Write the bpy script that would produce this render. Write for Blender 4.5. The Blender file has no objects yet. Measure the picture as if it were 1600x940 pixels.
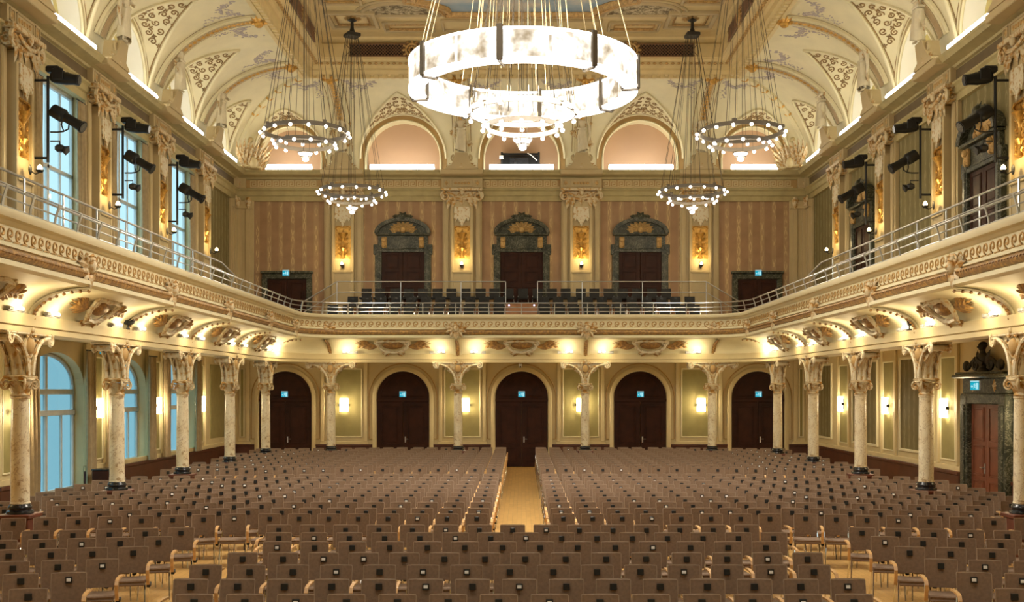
import bpy, math, random
from mathutils import Vector, Matrix
sin, cos, pi, sqrt = math.sin, math.cos, math.pi, math.sqrt
V = Vector
SC = bpy.context.scene
COL = SC.collection
RND = random.Random(11)

# ------------------------------------------------------------------ mesh builder
class MB:
    def __init__(s):
        s.v = []; s.f = []; s.m = []; s.mi = 0; s.T = None
    def add(s, vs, fs):
        b = len(s.v)
        if s.T is not None:
            T = s.T
            s.v.extend([tuple(T @ V(p)) for p in vs])
        else:
            s.v.extend([tuple(p) for p in vs])
        s.f.extend([tuple(i + b for i in f) for f in fs])
        s.m.extend([s.mi] * len(fs))
        return s
    def box(s, x0, x1, y0, y1, z0, z1):
        vs = [(x0,y0,z0),(x1,y0,z0),(x1,y1,z0),(x0,y1,z0),(x0,y0,z1),(x1,y0,z1),(x1,y1,z1),(x0,y1,z1)]
        return s.add(vs, [(3,2,1,0),(4,5,6,7),(0,1,5,4),(1,2,6,5),(2,3,7,6),(3,0,4,7)])
    def bbox(s, x0, x1, y0, y1, z0, z1, b=.01):
        # box with chamfered edges
        rings = []
        for (z, i) in ((z0, b), (z0 + b, 0), (z1 - b, 0), (z1, b)):
            a0, a1, c0, c1 = x0 + i, x1 - i, y0 + i, y1 - i
            k = b if i == 0 else b * .6
            rings.append([(a0+k,c0,z),(a1-k,c0,z),(a1,c0+k,z),(a1,c1-k,z),(a1-k,c1,z),(a0+k,c1,z),(a0,c1-k,z),(a0,c0+k,z)])
        return s.loft(rings, True, True)
    def loft(s, rings, closed=True, caps=False):
        n = len(rings[0]); vs = [p for r in rings for p in r]; fs = []
        m = n if closed else n - 1
        for i in range(len(rings) - 1):
            for j in range(m):
                k = (j + 1) % n
                fs.append((i*n+j, i*n+k, (i+1)*n+k, (i+1)*n+j))
        if caps:
            fs.append(tuple(range(n - 1, -1, -1)))
            fs.append(tuple((len(rings)-1)*n + j for j in range(n)))
        return s.add(vs, fs)
    def tube(s, pts, r, n=6, closed=False, caps=True, flat=1.0):
        pts = [V(p) for p in pts]; N = len(pts)
        rr = r if isinstance(r, (list, tuple)) else [r] * N
        rings = []; up = None
        for i in range(N):
            if closed:
                d = pts[(i+1) % N] - pts[i-1]
            else:
                d = pts[min(i+1, N-1)] - pts[max(i-1, 0)]
            if d.length < 1e-9: d = V((0,0,1))
            d.normalize()
            if up is None:
                up = V((0,0,1)) if abs(d.z) < .9 else V((1,0,0))
            a = d.cross(up)
            if a.length < 1e-6: a = d.orthogonal()
            a.normalize(); up = a.cross(d).normalized()
            rings.append([pts[i] + a*(cos(2*pi*k/n)*rr[i]) + up*(sin(2*pi*k/n)*rr[i]*flat) for k in range(n)])
        if closed: rings.append(rings[0])
        return s.loft(rings, True, caps and not closed)
    def lathe(s, prof, c=(0,0,0), n=24, caps=True):
        rings = [[(c[0]+r*cos(2*pi*k/n), c[1]+r*sin(2*pi*k/n), c[2]+z) for k in range(n)] for r, z in prof]
        return s.loft(rings, True, caps)
    def ell(s, c, rad, n=10, m=6, R=None):
        if not isinstance(rad, (list, tuple)): rad = (rad,)*3
        rings = []
        for i in range(1, m):
            t = pi * i / m
            rings.append([(rad[0]*sin(t)*cos(2*pi*k/n), rad[1]*sin(t)*sin(2*pi*k/n), -rad[2]*cos(t)) for k in range(n)])
        vs = [p for r in rings for p in r] + [(0,0,-rad[2]), (0,0,rad[2])]
        fs = []
        for i in range(m-2):
            for j in range(n):
                k = (j+1) % n
                fs.append((i*n+j, i*n+k, (i+1)*n+k, (i+1)*n+j))
        B = len(vs)-2
        for j in range(n):
            k = (j+1) % n
            fs.append((B, k, j)); fs.append((B+1, (m-2)*n+j, (m-2)*n+k))
        vs = [(R @ V(p) if R is not None else V(p)) + V(c) for p in vs]
        return s.add(vs, fs)
    def sweep(s, path, prof, closed_prof=False):
        # path: list of (point2, inward normal2 scaled for the mitre); prof: (offset to the hall, z)
        rings = [[(p[0]+nm[0]*o, p[1]+nm[1]*o, z) for o, z in prof] for p, nm in path]
        return s.loft(rings, closed_prof, False)
    def prism(s, poly, f0, f1):
        # polygon in 2D, extruded between two mappings of (a, b) to 3D
        n = len(poly)
        vs = [f0(a, b) for a, b in poly] + [f1(a, b) for a, b in poly]
        fs = [tuple(range(n)), tuple(range(2*n-1, n-1, -1))]
        fs += [(i, (i+1) % n, n+(i+1) % n, n+i) for i in range(n)]
        return s.add(vs, fs)
    def ribbon(s, pts, w, fn, h=.02):
        # half round moulding along a 2D line laid on a surface fn(a, b, height)
        N = len(pts); rings = []
        ww = w if isinstance(w, (list, tuple)) else [w]*N
        for i in range(N):
            a = pts[max(i-1,0)]; b = pts[min(i+1,N-1)]
            dx, dy = b[0]-a[0], b[1]-a[1]; L = math.hypot(dx, dy) or 1
            nx, ny = -dy/L, dx/L; W = ww[i]; x, y = pts[i]
            rings.append([fn(x-nx*W, y-ny*W, 0), fn(x-nx*W*.5, y-ny*W*.5, h*.85), fn(x+nx*W*.5, y+ny*W*.5, h*.85), fn(x+nx*W, y+ny*W, 0)])
        return s.loft(rings, False, False)
    def leaf(s, base, d, up, L, W, curl=.8, n=8, lobes=3):
        base, d, up = V(base), V(d).normalized(), V(up).normalized()
        side = d.cross(up).normalized(); rows = []; p = base.copy(); a = 0
        for i in range(n+1):
            t = i/n
            w = W*(sin(pi*min(1, .12+.88*t)**.8)*.9+.06)*(1+.22*cos(lobes*2*pi*t))*(1 if i < n else .15)
            dd = d*cos(a)+up*sin(a); uu = up*cos(a)-d*sin(a)
            rows.append([p-side*w-uu*w*.25, p-side*w*.45, p+uu*w*.28, p+side*w*.45, p+side*w-uu*w*.25])
            p = p+dd*(L/n); a -= curl/n*(.4+1.2*t)
        vs = [q for r in rows for q in r]; fs = []
        for i in range(n):
            for j in range(4): fs.append((i*5+j, i*5+j+1, i*5+j+6, i*5+j+5))
        return s.add(vs, fs)
    def merge(s, o, M=None):
        b = len(s.v)
        s.v.extend([tuple(M @ V(p)) for p in o.v] if M is not None else o.v)
        s.f.extend([tuple(i+b for i in f) for f in o.f]); s.m.extend(o.m)
        return s
    def mesh(s, name, mats, smooth=35):
        me = bpy.data.meshes.new(name)
        me.from_pydata(s.v, [], s.f)
        for m in (mats if isinstance(mats, (list, tuple)) else [mats]): me.materials.append(m)
        me.polygons.foreach_set('material_index', s.m)
        if smooth:
            me.polygons.foreach_set('use_smooth', [True]*len(me.polygons))
            me.set_sharp_from_angle(angle=math.radians(smooth))
        me.update()
        return me
    def build(s, name, mats, parent=None, smooth=35, loc=None, rz=0):
        o = bpy.data.objects.new(name, s.mesh(name, mats, smooth))
        COL.objects.link(o)
        if parent is not None: o.parent = parent
        if loc is not None: o.location = loc
        if rz: o.rotation_euler = (0, 0, rz)
        return o

def empty(name, loc=(0,0,0), rz=0):
    o = bpy.data.objects.new(name, None); COL.objects.link(o)
    o.location = loc; o.rotation_euler = (0, 0, rz); o.empty_display_size = .1
    return o
def tag(o, label=None, cat=None, group=None, kind=None):
    if label: o['label'] = label
    if cat: o['category'] = cat
    if group: o['group'] = group
    if kind: o['kind'] = kind
    return o
def struct(o, label=None, cat='structure'):
    o['kind'] = 'structure'
    if label: o['label'] = label; o['category'] = cat
    return o
KIDS = {}
def children(o):
    return list(o.children)
def dup(root, loc=None, rz=None, label=None, group=None, scale=None):
    r = root.copy(); COL.objects.link(r)
    if loc is not None: r.location = loc
    if rz is not None: r.rotation_euler = (0, 0, rz)
    if label: r['label'] = label
    if group: r['group'] = group
    if scale: r.scale = scale
    for ch in children(root):
        c = ch.copy(); COL.objects.link(c); c.parent = r
        for g in children(ch):
            d = g.copy(); COL.objects.link(d); d.parent = c
    return r
ORD = 'first second third fourth fifth sixth seventh eighth ninth tenth eleventh twelfth thirteenth fourteenth fifteenth sixteenth seventeenth eighteenth nineteenth twentieth twenty-first twenty-second twenty-third twenty-fourth twenty-fifth twenty-sixth twenty-seventh twenty-eighth'.split()

# ------------------------------------------------------------------ materials
class NT:
    def __init__(s, name):
        s.mat = bpy.data.materials.new(name); s.mat.use_nodes = True
        s.nt = s.mat.node_tree; s.nt.nodes.clear()
        s.out = s.nt.nodes.new('ShaderNodeOutputMaterial')
    def n(s, t, **k):
        nd = s.nt.nodes.new('ShaderNode'+t)
        for a, b in k.items(): setattr(nd, a, b)
        return nd
    def link(s, a, b): s.nt.links.new(a, b)
    def val(s, sock, x):
        if hasattr(x, 'links') or hasattr(x, 'is_output'): s.link(x, sock)
        else: sock.default_value = x
    def math(s, op, a, b=0, c=0):
        nd = s.n('Math', operation=op); s.val(nd.inputs[0], a); s.val(nd.inputs[1], b)
        if op in ('MULTIPLY_ADD', 'SMOOTH_MIN', 'COMPARE'): s.val(nd.inputs[2], c)
        return nd.outputs[0]
    def coords(s, kind='Object'):
        return s.n('TexCoord').outputs[kind]
    def sep(s, v):
        nd = s.n('SeparateXYZ'); s.link(v, nd.inputs[0]); return nd.outputs
    def noise(s, scale, detail=3, vec=None, rough=.55, dist=0):
        nd = s.n('TexNoise'); nd.inputs['Scale'].default_value = scale; nd.inputs['Detail'].default_value = detail
        nd.inputs['Roughness'].default_value = rough; nd.inputs['Distortion'].default_value = dist
        s.link(vec if vec is not None else s.coords(), nd.inputs['Vector']); return nd.outputs[0]
    def ramp(s, f, stops):
        nd = s.n('ValToRGB'); e = nd.color_ramp.elements
        while len(e) < len(stops): e.new(.5)
        for i, (p, c) in enumerate(stops): e[i].position = p; e[i].color = (*c, 1) if len(c) == 3 else c
        s.link(f, nd.inputs[0]); return nd.outputs[0]
    def mix(s, f, a, b):
        nd = s.n('Mix', data_type='RGBA'); s.val(nd.inputs[0], f)
        for i, c in ((6, a), (7, b)):
            if isinstance(c, (tuple, list)): nd.inputs[i].default_value = (*c[:3], 1)
            else: s.link(c, nd.inputs[i])
        return nd.outputs[2]
    def bump(s, h, strength=.3, dist=.02):
        nd = s.n('Bump'); nd.inputs['Strength'].default_value = strength; nd.inputs['Distance'].default_value = dist
        s.link(h, nd.inputs['Height']); return nd.outputs[0]
    def pbr(s, col, rough=.6, metal=0, bump=None, spec=None, coat=0):
        b = s.n('BsdfPrincipled')
        if isinstance(col, (tuple, list)): b.inputs['Base Color'].default_value = (*col[:3], 1)
        else: s.link(col, b.inputs['Base Color'])
        s.val(b.inputs['Roughness'], rough); s.val(b.inputs['Metallic'], metal)
        if spec is not None: b.inputs['Specular IOR Level'].default_value = spec
        if coat: b.inputs['Coat Weight'].default_value = coat
        if bump is not None: s.link(bump, b.inputs['Normal'])
        s.link(b.outputs[0], s.out.inputs[0]); return s.mat

M = {}
def plain(name, col, rough=.6, metal=0, var=.12, scale=6, bump=0, bscale=40, spec=None):
    t = NT(name); nz = t.noise(scale, 4)
    a = tuple(c*(1-var) for c in col); b = tuple(min(1, c*(1+var)) for c in col)
    c = t.ramp(nz, [(.3, a), (.7, b)])
    M[name] = t.pbr(c, rough, metal, t.bump(t.noise(bscale, 3), bump) if bump else None, spec)
    return M[name]
def emit(name, col, strength):
    t = NT(name); e = t.n('Emission'); e.inputs[0].default_value = (*col, 1); e.inputs[1].default_value = strength
    t.link(e.outputs[0], t.out.inputs[0]); M[name] = t.mat; return t.mat

plain('cream', (.65, .54, .30), .6, var=.07, scale=1.5)
plain('cream_light', (.75, .68, .45), .6, var=.06, scale=1.5)
plain('ivory', (.78, .73, .60), .55, var=.06, scale=2)
plain('olive_trim', (.42, .35, .17), .7, var=.10, scale=3)
plain('olive', (.30, .255, .095), .7, var=.10, scale=3)
plain('ochre', (.46, .30, .12), .6, var=.10, scale=3)
plain('gold', (.62, .36, .09), .38, .75, var=.35, scale=9, bump=.3, bscale=30)
plain('tan_gold', (.50, .32, .12), .5, .3, var=.3, scale=14, bump=.3, bscale=30)
plain('pink_plaster', (.52, .34, .22), .7, var=.04, scale=1)
plain('yellow_plaster', (.46, .38, .14), .7, var=.05, scale=1)
plain('white_plaster', (.80, .78, .70), .6, var=.04, scale=1)
plain('dark_frieze', (.13, .09, .04), .6, var=.12, scale=3)
plain('dark_wood', (.038, .012, .006), .55, var=.4, scale=3, spec=.18)
plain('door_wood', (.175, .052, .024), .38, var=.3, scale=3)
plain('plinth_wood', (.12, .035, .020), .4, var=.25, scale=4)
plain('dado_wood', (.085, .025, .012), .42, var=.25, scale=3)
plain('black_metal', (.010, .010, .011), .5, .3, var=.2)
plain('black_gloss', (.012, .012, .014), .22, .0, var=.2)
plain('steel', (.62, .63, .64), .28, .9, var=.05)
plain('chrome', (.75, .75, .76), .15, 1, var=.03)
plain('iron', (.055, .05, .042), .5, .6, var=.2)
plain('ring_metal', (.17, .145, .115), .4, .5, var=.08)
plain('cable', (.075, .06, .04), .5, .4, var=.1)
plain('fabric', (.235, .157, .105), .9, var=.13, scale=30, bump=.15, bscale=300)
plain('gallery_fabric', (.022, .021, .020), .8, var=.2, scale=30)
plain('beech', (.62, .36, .14), .4, var=.15, scale=14)
plain('edge_highlight', (.33, .245, .175), .8, var=.06)  # paler tone standing in for light caught on the chair back edges
plain('lunette_glass', (.24, .28, .25), .25, var=.1)
plain('plaque', (.006, .006, .006), .45, var=.1)
plain('card', (.82, .82, .80), .5, var=.03)
plain('curtain', (.40, .31, .18), .85, var=.12, scale=8)
plain('podium_wood', (.34, .15, .055), .45, var=.2, scale=6)
plain('mauve', (.44, .38, .36), .7, var=.25, scale=9)
plain('grille_brown', (.20, .10, .04), .55, var=.2)
plain('void', (.015, .012, .010), .9, var=.1)
plain('rib_band', (.52, .38, .20), .6, var=.12, scale=5)
plain('scroll_brown', (.27, .165, .06), .6, var=.25, scale=8)
plain('ceil_tan', (.68, .54, .27), .6, var=.08, scale=2)
plain('pilaster_tan', (.50, .395, .215), .6, var=.07, scale=1.5)
plain('figure_stucco', (.70, .63, .46), .55, var=.1, scale=4)
plain('window_paint', (.52, .55, .55), .5, var=.05)
plain('grey_plastic', (.35, .35, .36), .4, var=.05)

def gilded(name, base, g, lo=.47, hi=.60, scale=9):
    t = NT(name); nz = t.noise(scale, 4); f = t.ramp(nz, [(lo, (0,0,0)), (hi, (1,1,1))])
    c = t.mix(f, base, g)
    M[name] = t.pbr(c, .48, t.math('MULTIPLY', f, .35), t.bump(t.noise(28, 3), .25))
gilded('stucco', (.62, .52, .33), (.46, .25, .065), .46, .60)
gilded('stucco_light', (.72, .65, .48), (.52, .31, .10), .51, .65)
gilded('gilt_leaf', (.27, .15, .055), (.52, .31, .10), .46, .62, 12)

# marble of the columns: cream with brown veins
t = NT('column_marble'); co = t.coords()
w = t.noise(3.2, 6, co, .65, 1.6)
v = t.math('ABSOLUTE', t.math('SUBTRACT', w, .5))
base = t.ramp(t.noise(2.1, 4, co), [(.35, (.70, .57, .34)), (.65, (.82, .75, .56))])
spots = t.ramp(t.noise(5.5, 5, co, .7), [(.575, (0,0,0)), (.63, (1,1,1))])
c1 = t.mix(t.ramp(v, [(0, (1,1,1)), (.012, (0,0,0))]), base, (.33, .18, .07))
M['column_marble'] = t.pbr(t.mix(t.math('MULTIPLY', spots, .75), c1, (.32, .18, .06)), .28)
# dark green marble
t = NT('green_marble'); co = t.coords()
w = t.noise(2.6, 7, co, .65, 2.2); v = t.math('ABSOLUTE', t.math('SUBTRACT', w, .5))
base = t.ramp(t.noise(3, 5, co), [(.35, (.022, .026, .018)), (.7, (.07, .07, .045))])
M['green_marble'] = t.pbr(t.mix(t.ramp(v, [(0, (1,1,1)), (.02, (0,0,0))]), base, (.25, .24, .18)), .42, spec=.25)
# parquet
t = NT('parquet'); sx, sy, sz = t.sep(t.coords())
mp = t.n('Mapping'); t.link(t.coords(), mp.inputs[0]); mp.inputs['Rotation'].default_value = (0, 0, pi/2)
br = t.n('TexBrick'); t.link(mp.outputs[0], br.inputs['Vector'])
br.inputs['Color1'].default_value = (.70, .43, .14, 1); br.inputs['Color2'].default_value = (.58, .34, .10, 1)
br.inputs['Mortar'].default_value = (.26, .14, .05, 1); br.inputs['Scale'].default_value = 1
br.inputs['Mortar Size'].default_value = .003; br.inputs['Brick Width'].default_value = .75; br.inputs['Row Height'].default_value = .11
gr = t.noise(7, 4, t.coords())
col = t.mix(.35, br.outputs[0], t.ramp(gr, [(.3, (.40, .21, .06)), (.7, (.72, .46, .18))]))
M['parquet'] = t.pbr(col, .32, 0, None, .5)
# wall hangings: stripes of twisting ornament over a ground colour
def damask(name, ground, orn, pitch, amp, wid, axis=0):
    t = NT(name); s = t.sep(t.coords()); u = s[axis]; z = s[2]
    ph = t.math('FLOOR', t.math('DIVIDE', u, pitch))
    m = t.math('SUBTRACT', t.math('MODULO', t.math('ADD', u, pitch*200), pitch), pitch/2)
    zz = t.math('ADD', t.math('MULTIPLY', z, 7.5), t.math('MULTIPLY', ph, 1.9))
    sn = t.math('MULTIPLY', t.math('SINE', zz), amp)
    a = t.math('ABSOLUTE', t.math('SUBTRACT', m, sn)); b = t.math('ABSOLUTE', t.math('ADD', m, sn))
    d = t.math('MINIMUM', a, b)
    line = t.math('LESS_THAN', d, wid)
    br = t.ramp(t.noise(3.3, 3), [(.42, (0,0,0)), (.55, (1,1,1))])
    f = t.math('MULTIPLY', t.math('MULTIPLY', line, br), .9)
    g = t.ramp(t.noise(2, 3), [(.3, tuple(c*.9 for c in ground)), (.7, tuple(c*1.1 for c in ground))])
    band = t.math('LESS_THAN', t.math('ABSOLUTE', m), pitch*.2)
    g = t.mix(t.math('MULTIPLY', band, .22), g, orn)
    M[name] = t.pbr(t.mix(f, g, orn), .85, spec=.2)
damask('pink_damask', (.35, .22, .128), (.60, .45, .24), .47, .045, .017)
damask('green_damask', (.20, .165, .075), (.33, .28, .15), .40, .06, .02, 1)
# fresco sky
t = NT('fresco_sky'); nz = t.noise(.55, 6)
M['fresco_sky'] = t.pbr(t.ramp(nz, [(.35, (.22, .36, .52)), (.5, (.36, .47, .56)), (.62, (.66, .64, .58))]), .7)
t = NT('fresco_tree'); nz = t.noise(6, 7, None, .75)
M['fresco_tree'] = t.pbr(t.ramp(nz, [(.42, (.12, .085, .04)), (.5, (.30, .24, .13)), (.58, (.60, .52, .34))]), .7)
# window glass
t = NT('window_glass'); tr = t.n('BsdfTransparent'); tr.inputs[0].default_value = (.80, .93, .97, 1)
gl = t.n('BsdfGlossy'); gl.inputs['Roughness'].default_value = .05
mx = t.n('MixShader'); mx.inputs[0].default_value = .07
t.link(tr.outputs[0], mx.inputs[1]); t.link(gl.outputs[0], mx.inputs[2]); t.link(mx.outputs[0], t.out.inputs[0]); M['window_glass'] = t.mat
M['window_glass_tint'] = t.mat.copy(); M['window_glass_tint'].node_tree.nodes['Transparent BSDF'].inputs[0].default_value = (.30, .48, .52, 1)
# lit glass of the large ring lamp: bright with warmer clear spots between its bulbs
t = NT('lit_glass'); co = t.coords(); nz = t.noise(2.3, 3, co)
st = t.ramp(t.noise(9, 3, co, .6), [(.3, (.75,.75,.75)), (.6, (1,1,1))])
colr = t.ramp(nz, [(.30, (.86, .66, .42)), (.50, (1.0, .93, .80))])
em = t.n('Emission'); t.link(colr, em.inputs[0])
sv = t.ramp(nz, [(.30, (.30,)*3), (.42, (.52,)*3), (.54, (1,)*3)])
t.link(t.math('MULTIPLY', t.math('MULTIPLY', sv, st), 2.3), em.inputs[1])
t.link(em.outputs[0], t.out.inputs[0]); M['lit_glass'] = t.mat
emit('lit_rim', (1, .95, .86), 5.0)
emit('bulb', (1, .93, .83), 9.0)
emit('tube_light', (1, .95, .82), 15.0)
emit('sconce_lit', (1, .82, .50), 16.0)
emit('candle_lit', (1, .78, .40), 9.0)
emit('spot_lit', (1, .90, .68), 18.0)
emit('sign_lit', (.01, .40, .55), 1.0)
emit('sign_white', (.45, .85, .92), .9)
emit('led_blue', (.6, .65, 1), 3.0)
# ------------------------------------------------------------------ the hall (metres; x across, y towards the back wall, z up)
HW, YW, S, CX = 11.5, 43.57, 4.74, 9.12
YC = [38.75 - S*k for k in range(9)]          # columns and pilasters along the sides
BX = [-1.5*S, -.5*S, .5*S, 1.5*S]             # pilasters on the back wall, columns before it
YB = 40.6                                     # row of columns in front of the back wall
BAY = [41.15] + [(YC[k]+YC[k+1])/2 for k in range(8)]
YF = -4.0
Z_LEDGE = 11.78

def facing(side):
    return {'back': 0.0, 'left': pi/2, 'right': -pi/2}[side]
def on_wall(side, a, o=0.0, z=0.0):
    # a point on a wall: a runs along the wall, o towards the hall
    if side == 'back': return (a, YW-o, z)
    if side == 'left': return (-HW+o, a, z)
    return (HW-o, a, z)

def path_from(points, closed=False):
    out = []; n = len(points)
    for i in range(n):
        if closed: a, b, c = points[i-1], points[i], points[(i+1) % n]
        else: a, b, c = points[max(i-1,0)], points[i], points[min(i+1,n-1)]
        d1 = V((b[0]-a[0], b[1]-a[1])); d2 = V((c[0]-b[0], c[1]-b[1]))
        if d1.length < 1e-9: d1 = d2
        if d2.length < 1e-9: d2 = d1
        d1.normalize(); d2.normalize()
        n1 = V((d1.y, -d1.x)); n2 = V((d2.y, -d2.x)); m = n1+n2
        m = m/m.length; m = m/max(.3, m.dot(n1))
        out.append(((b[0], b[1]), (m.x, m.y)))
    return out
def gallery_line(off=0.0, step=None):
    # line of the gallery columns (off = 0), shifted towards the hall by off, with rounded corners
    cx, cy, r = 6.2, 37.8, CX-6.2-off
    pts = [(-CX+off, YF)]
    k = 14
    for i in range(k+1):
        a = pi - i/k*pi/2
        pts.append((-cx+r*cos(a), cy+r*sin(a)))
    for i in range(k+1):
        a = pi/2 - i/k*pi/2
        pts.append((cx+r*cos(a), cy+r*sin(a)))
    pts.append((CX-off, YF))
    return pts
def walk(points, step, start=0.0):
    # points and directions at equal steps along a polyline
    out = []; acc = -start
    for a, b in zip(points, points[1:]):
        L = math.hypot(b[0]-a[0], b[1]-a[1]); d = ((b[0]-a[0])/L, (b[1]-a[1])/L)
        t = 0.0
        while acc + (L - t) >= step - 1e-9 or False:
            t += step - acc; acc = 0.0
            out.append(((a[0]+d[0]*t, a[1]+d[1]*t), d))
        acc += L - t
    return out

# floor and ceilings
b = MB(); b.box(-HW-1.2, HW+1.2, YF-.3, YW+.3, -.2, 0); floor = struct(b.build('floor', M['parquet']))

def wall_cells(mb, fn, us, zs, holes, zmat):
    us = sorted(set(us + [h for q in holes for h in q[:2]])); zs = sorted(set(zs + [h for q in holes for h in q[2:4]]))
    for u0, u1 in zip(us, us[1:]):
        for z0, z1 in zip(zs, zs[1:]):
            um, zm = (u0+u1)/2, (z0+z1)/2
            if any(h[0] < um < h[1] and h[2] < zm < h[3] for h in holes): continue
            mb.mi = zmat(zm); mb.add([fn(u0,z0), fn(u1,z0), fn(u1,z1), fn(u0,z1)], [(0,1,2,3)])
    mb.mi = 0
zm = lambda z: 1 if 5.2 < z < 10.75 else 0
b = MB(); wall_cells(b, lambda u, z: (u, YW, z), [-HW, HW], [0, 5.2, 10.75, 11.9], [], zm)
wall_back = struct(b.build('wall_back', [M['cream'], M['pink_damask']]))
b = MB(); wall_cells(b, lambda u, z: (HW, u, z), [YF, YW], [0, 5.2, 10.75, 11.9], [], zm)
wall_right = struct(b.build('wall_right', [M['cream'], M['green_damask']]))
b = MB(); wall_cells(b, lambda u, z: (u, YF, z), [-HW, HW], [0, 16], [], lambda z: 0)
wall_front = struct(b.build('wall_front', [M['cream']]))
UPW = [(BAY[k]-1.5, BAY[k]+1.5, 5.5, 10.68) for k in (1, 2, 3, 4)]
LOW = [(BAY[1]-1.66, BAY[1]+1.66, .95, 4.0), (BAY[2]-1.66, BAY[2]+1.66, .95, 4.0), (BAY[3]-1.66, BAY[3]+1.66, .02, 4.0), (BAY[4]-1.66, BAY[4]+1.66, .02, 4.0)]
b = MB(); fl = lambda u, z: (-HW, u, z)
wall_cells(b, fl, [YF, YW], [0, 5.2, 10.75, 11.9], UPW + LOW, zm)
DR = .34
def arch_pts(c, hw, zs, rise, n=16):
    return [(c+hw*cos(pi-pi*i/n), zs+rise*sin(pi*i/n)) for i in range(n+1)]
for (y0, y1, z0, z1) in LOW:
    c, hw = (y0+y1)/2, (y1-y0)/2; A = arch_pts(c, hw, 3.2, .8)
    for i in range(16):      # spandrel beside the arch and the curved reveal
        (a0, h0), (a1, h1) = A[i], A[i+1]
        b.add([fl(a0,h0), fl(a1,h1), fl(a1,z1), fl(a0,z1)], [(0,1,2,3)])
        b.add([fl(a0,h0), fl(a1,h1), (-HW-DR,a1,h1), (-HW-DR,a0,h0)], [(0,1,2,3)])
    for y in (y0, y1): b.add([fl(y,z0), fl(y,3.2), (-HW-DR,y,3.2), (-HW-DR,y,z0)], [(0,1,2,3)])
    b.add([fl(y0,z0), fl(y1,z0), (-HW-DR,y1,z0), (-HW-DR,y0,z0)], [(0,1,2,3)])
for (y0, y1, z0, z1) in UPW:
    for y in (y0, y1): b.add([fl(y,z0), fl(y,z1), (-HW-.3,y,z1), (-HW-.3,y,z0)], [(0,1,2,3)])
    for z in (z0, z1): b.add([fl(y0,z), fl(y1,z), (-HW-.3,y1,z), (-HW-.3,y0,z)], [(0,1,2,3)])
wall_left = struct(b.build('wall_left', [M['cream'], M['green_damask']]))

# windows
def window(n, y0, y1, z0, z1, x, arch, label):
    f = MB(); g = MB(); c = (y0+y1)/2; hw = (y1-y0)/2; t = .05
    zt = 3.2 if arch else z1
    f.bbox(x-.04, x+.05, y0, y0+.09, z0, zt, .01); f.bbox(x-.04, x+.05, y1-.09, y1, z0, zt, .01)
    f.bbox(x-.04, x+.05, y0, y1, z0, z0+.1, .01)
    ys = [c-t, c+t] if arch else [c-t, c+t]
    if arch:
        P = [(x, a, h) for a, h in arch_pts(c, hw-.045, 3.2, .755)]
        f.tube(P, .05, 6)
        f.bbox(x-.05, x+.08, y0, y1, 2.42, 2.56, .01); f.bbox(x-.04, x+.06, y0, y1, 2.95, 3.09, .01)
        f.bbox(x-.03, x+.05, c-.06, c+.06, z0, 3.9, .01)
        for q in (-.5, .5): f.bbox(x-.03, x+.04, c+q*hw*1.1-.03, c+q*hw*1.1+.03, z0, 2.5, .008)
        f.bbox(x-.04, x+.05, y0, y1, z0+.1, z0+.55, .01) if z0 < .5 else None
        A = arch_pts(c, hw, 3.2, .8)
        g.add([(x, y0, z0), (x, y1, z0)] + [(x, a, h) for a, h in reversed(A)], [tuple(range(len(A)+2))])
    else:
        f.bbox(x-.04, x+.05, y0, y1, z1-.1, z1, .01)
        for z in (z0+1.5, z0+3.1): f.bbox(x-.03, x+.05, y0, y1, z-.05, z+.05, .01)
        f.bbox(x-.03, x+.05, c-.06, c+.06, z0, z1, .01)
        for q in (-.5, .5): f.bbox(x-.03, x+.03, c+q*hw-.025, c+q*hw+.025, z0, z1, .008)
        g.add([(x,y0,z0), (x,y1,z0), (x,y1,z1), (x,y0,z1)], [(0,1,2,3)])
    o = f.build('window_%d' % n, M['window_paint']); struct(o)
    g.build('window_pane', M['window_glass_tint' if arch else 'window_glass'], o, 0)
n = 1
for h in UPW: window(n, *h, -HW-.25, False, ''); n += 1
for h in LOW: window(n, *h, -HW-DR+.05, True, ''); n += 1

# entablature round the hall: architrave, frieze, cornice with the ledge of the cove
room = path_from([(-HW, YF), (-HW, YW), (HW, YW), (HW, YF)])
b = MB()
b.sweep(room, [(0,10.62),(.12,10.62),(.12,10.80),(.17,10.83),(.17,11.0),(.24,11.05),(.24,11.1),(.12,11.12),(.12,11.46),(.2,11.48),(.22,11.54),(.34,11.58),(.52,11.60),(.55,11.66),(.60,11.70),(.60,Z_LEDGE),(0,Z_LEDGE)])
ent = struct(b.build('trim_1', M['olive_trim']))
b = MB()
for side in ('left', 'right'):
    for k in range(8):
        y1 = YC[k]-.8; y0 = YC[k+1]+.8
        if y1 < 3: continue
        p = [on_wall(side, a, .135, z) for a, z in ((y0, 11.15), (y1, 11.15), (y1, 11.43), (y0, 11.43))]
        b.add(p, [(0,1,2,3)])
    p = [on_wall(side, a, .135, z) for a, z in ((YC[0]+.8, 11.15), (YW-.6, 11.15), (YW-.6, 11.43), (YC[0]+.8, 11.43))]
    b.add(p, [(0,1,2,3)])
b.build('frieze_panel', M['dark_frieze'], ent, 0)
b = MB()    # ground and key pattern of the frieze on the back wall
SPANS = [(-11.0, -7.93), (-6.33, -3.18), (-1.56, 1.56), (3.18, 6.33), (7.93, 11.0)]
for x0, x1 in SPANS: b.box(x0, x1, YW-.14, YW-.11, 11.13, 11.45)
b.build('frieze_ground', M['ochre'], ent, 0)
b = MB(); pitch = .30
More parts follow.
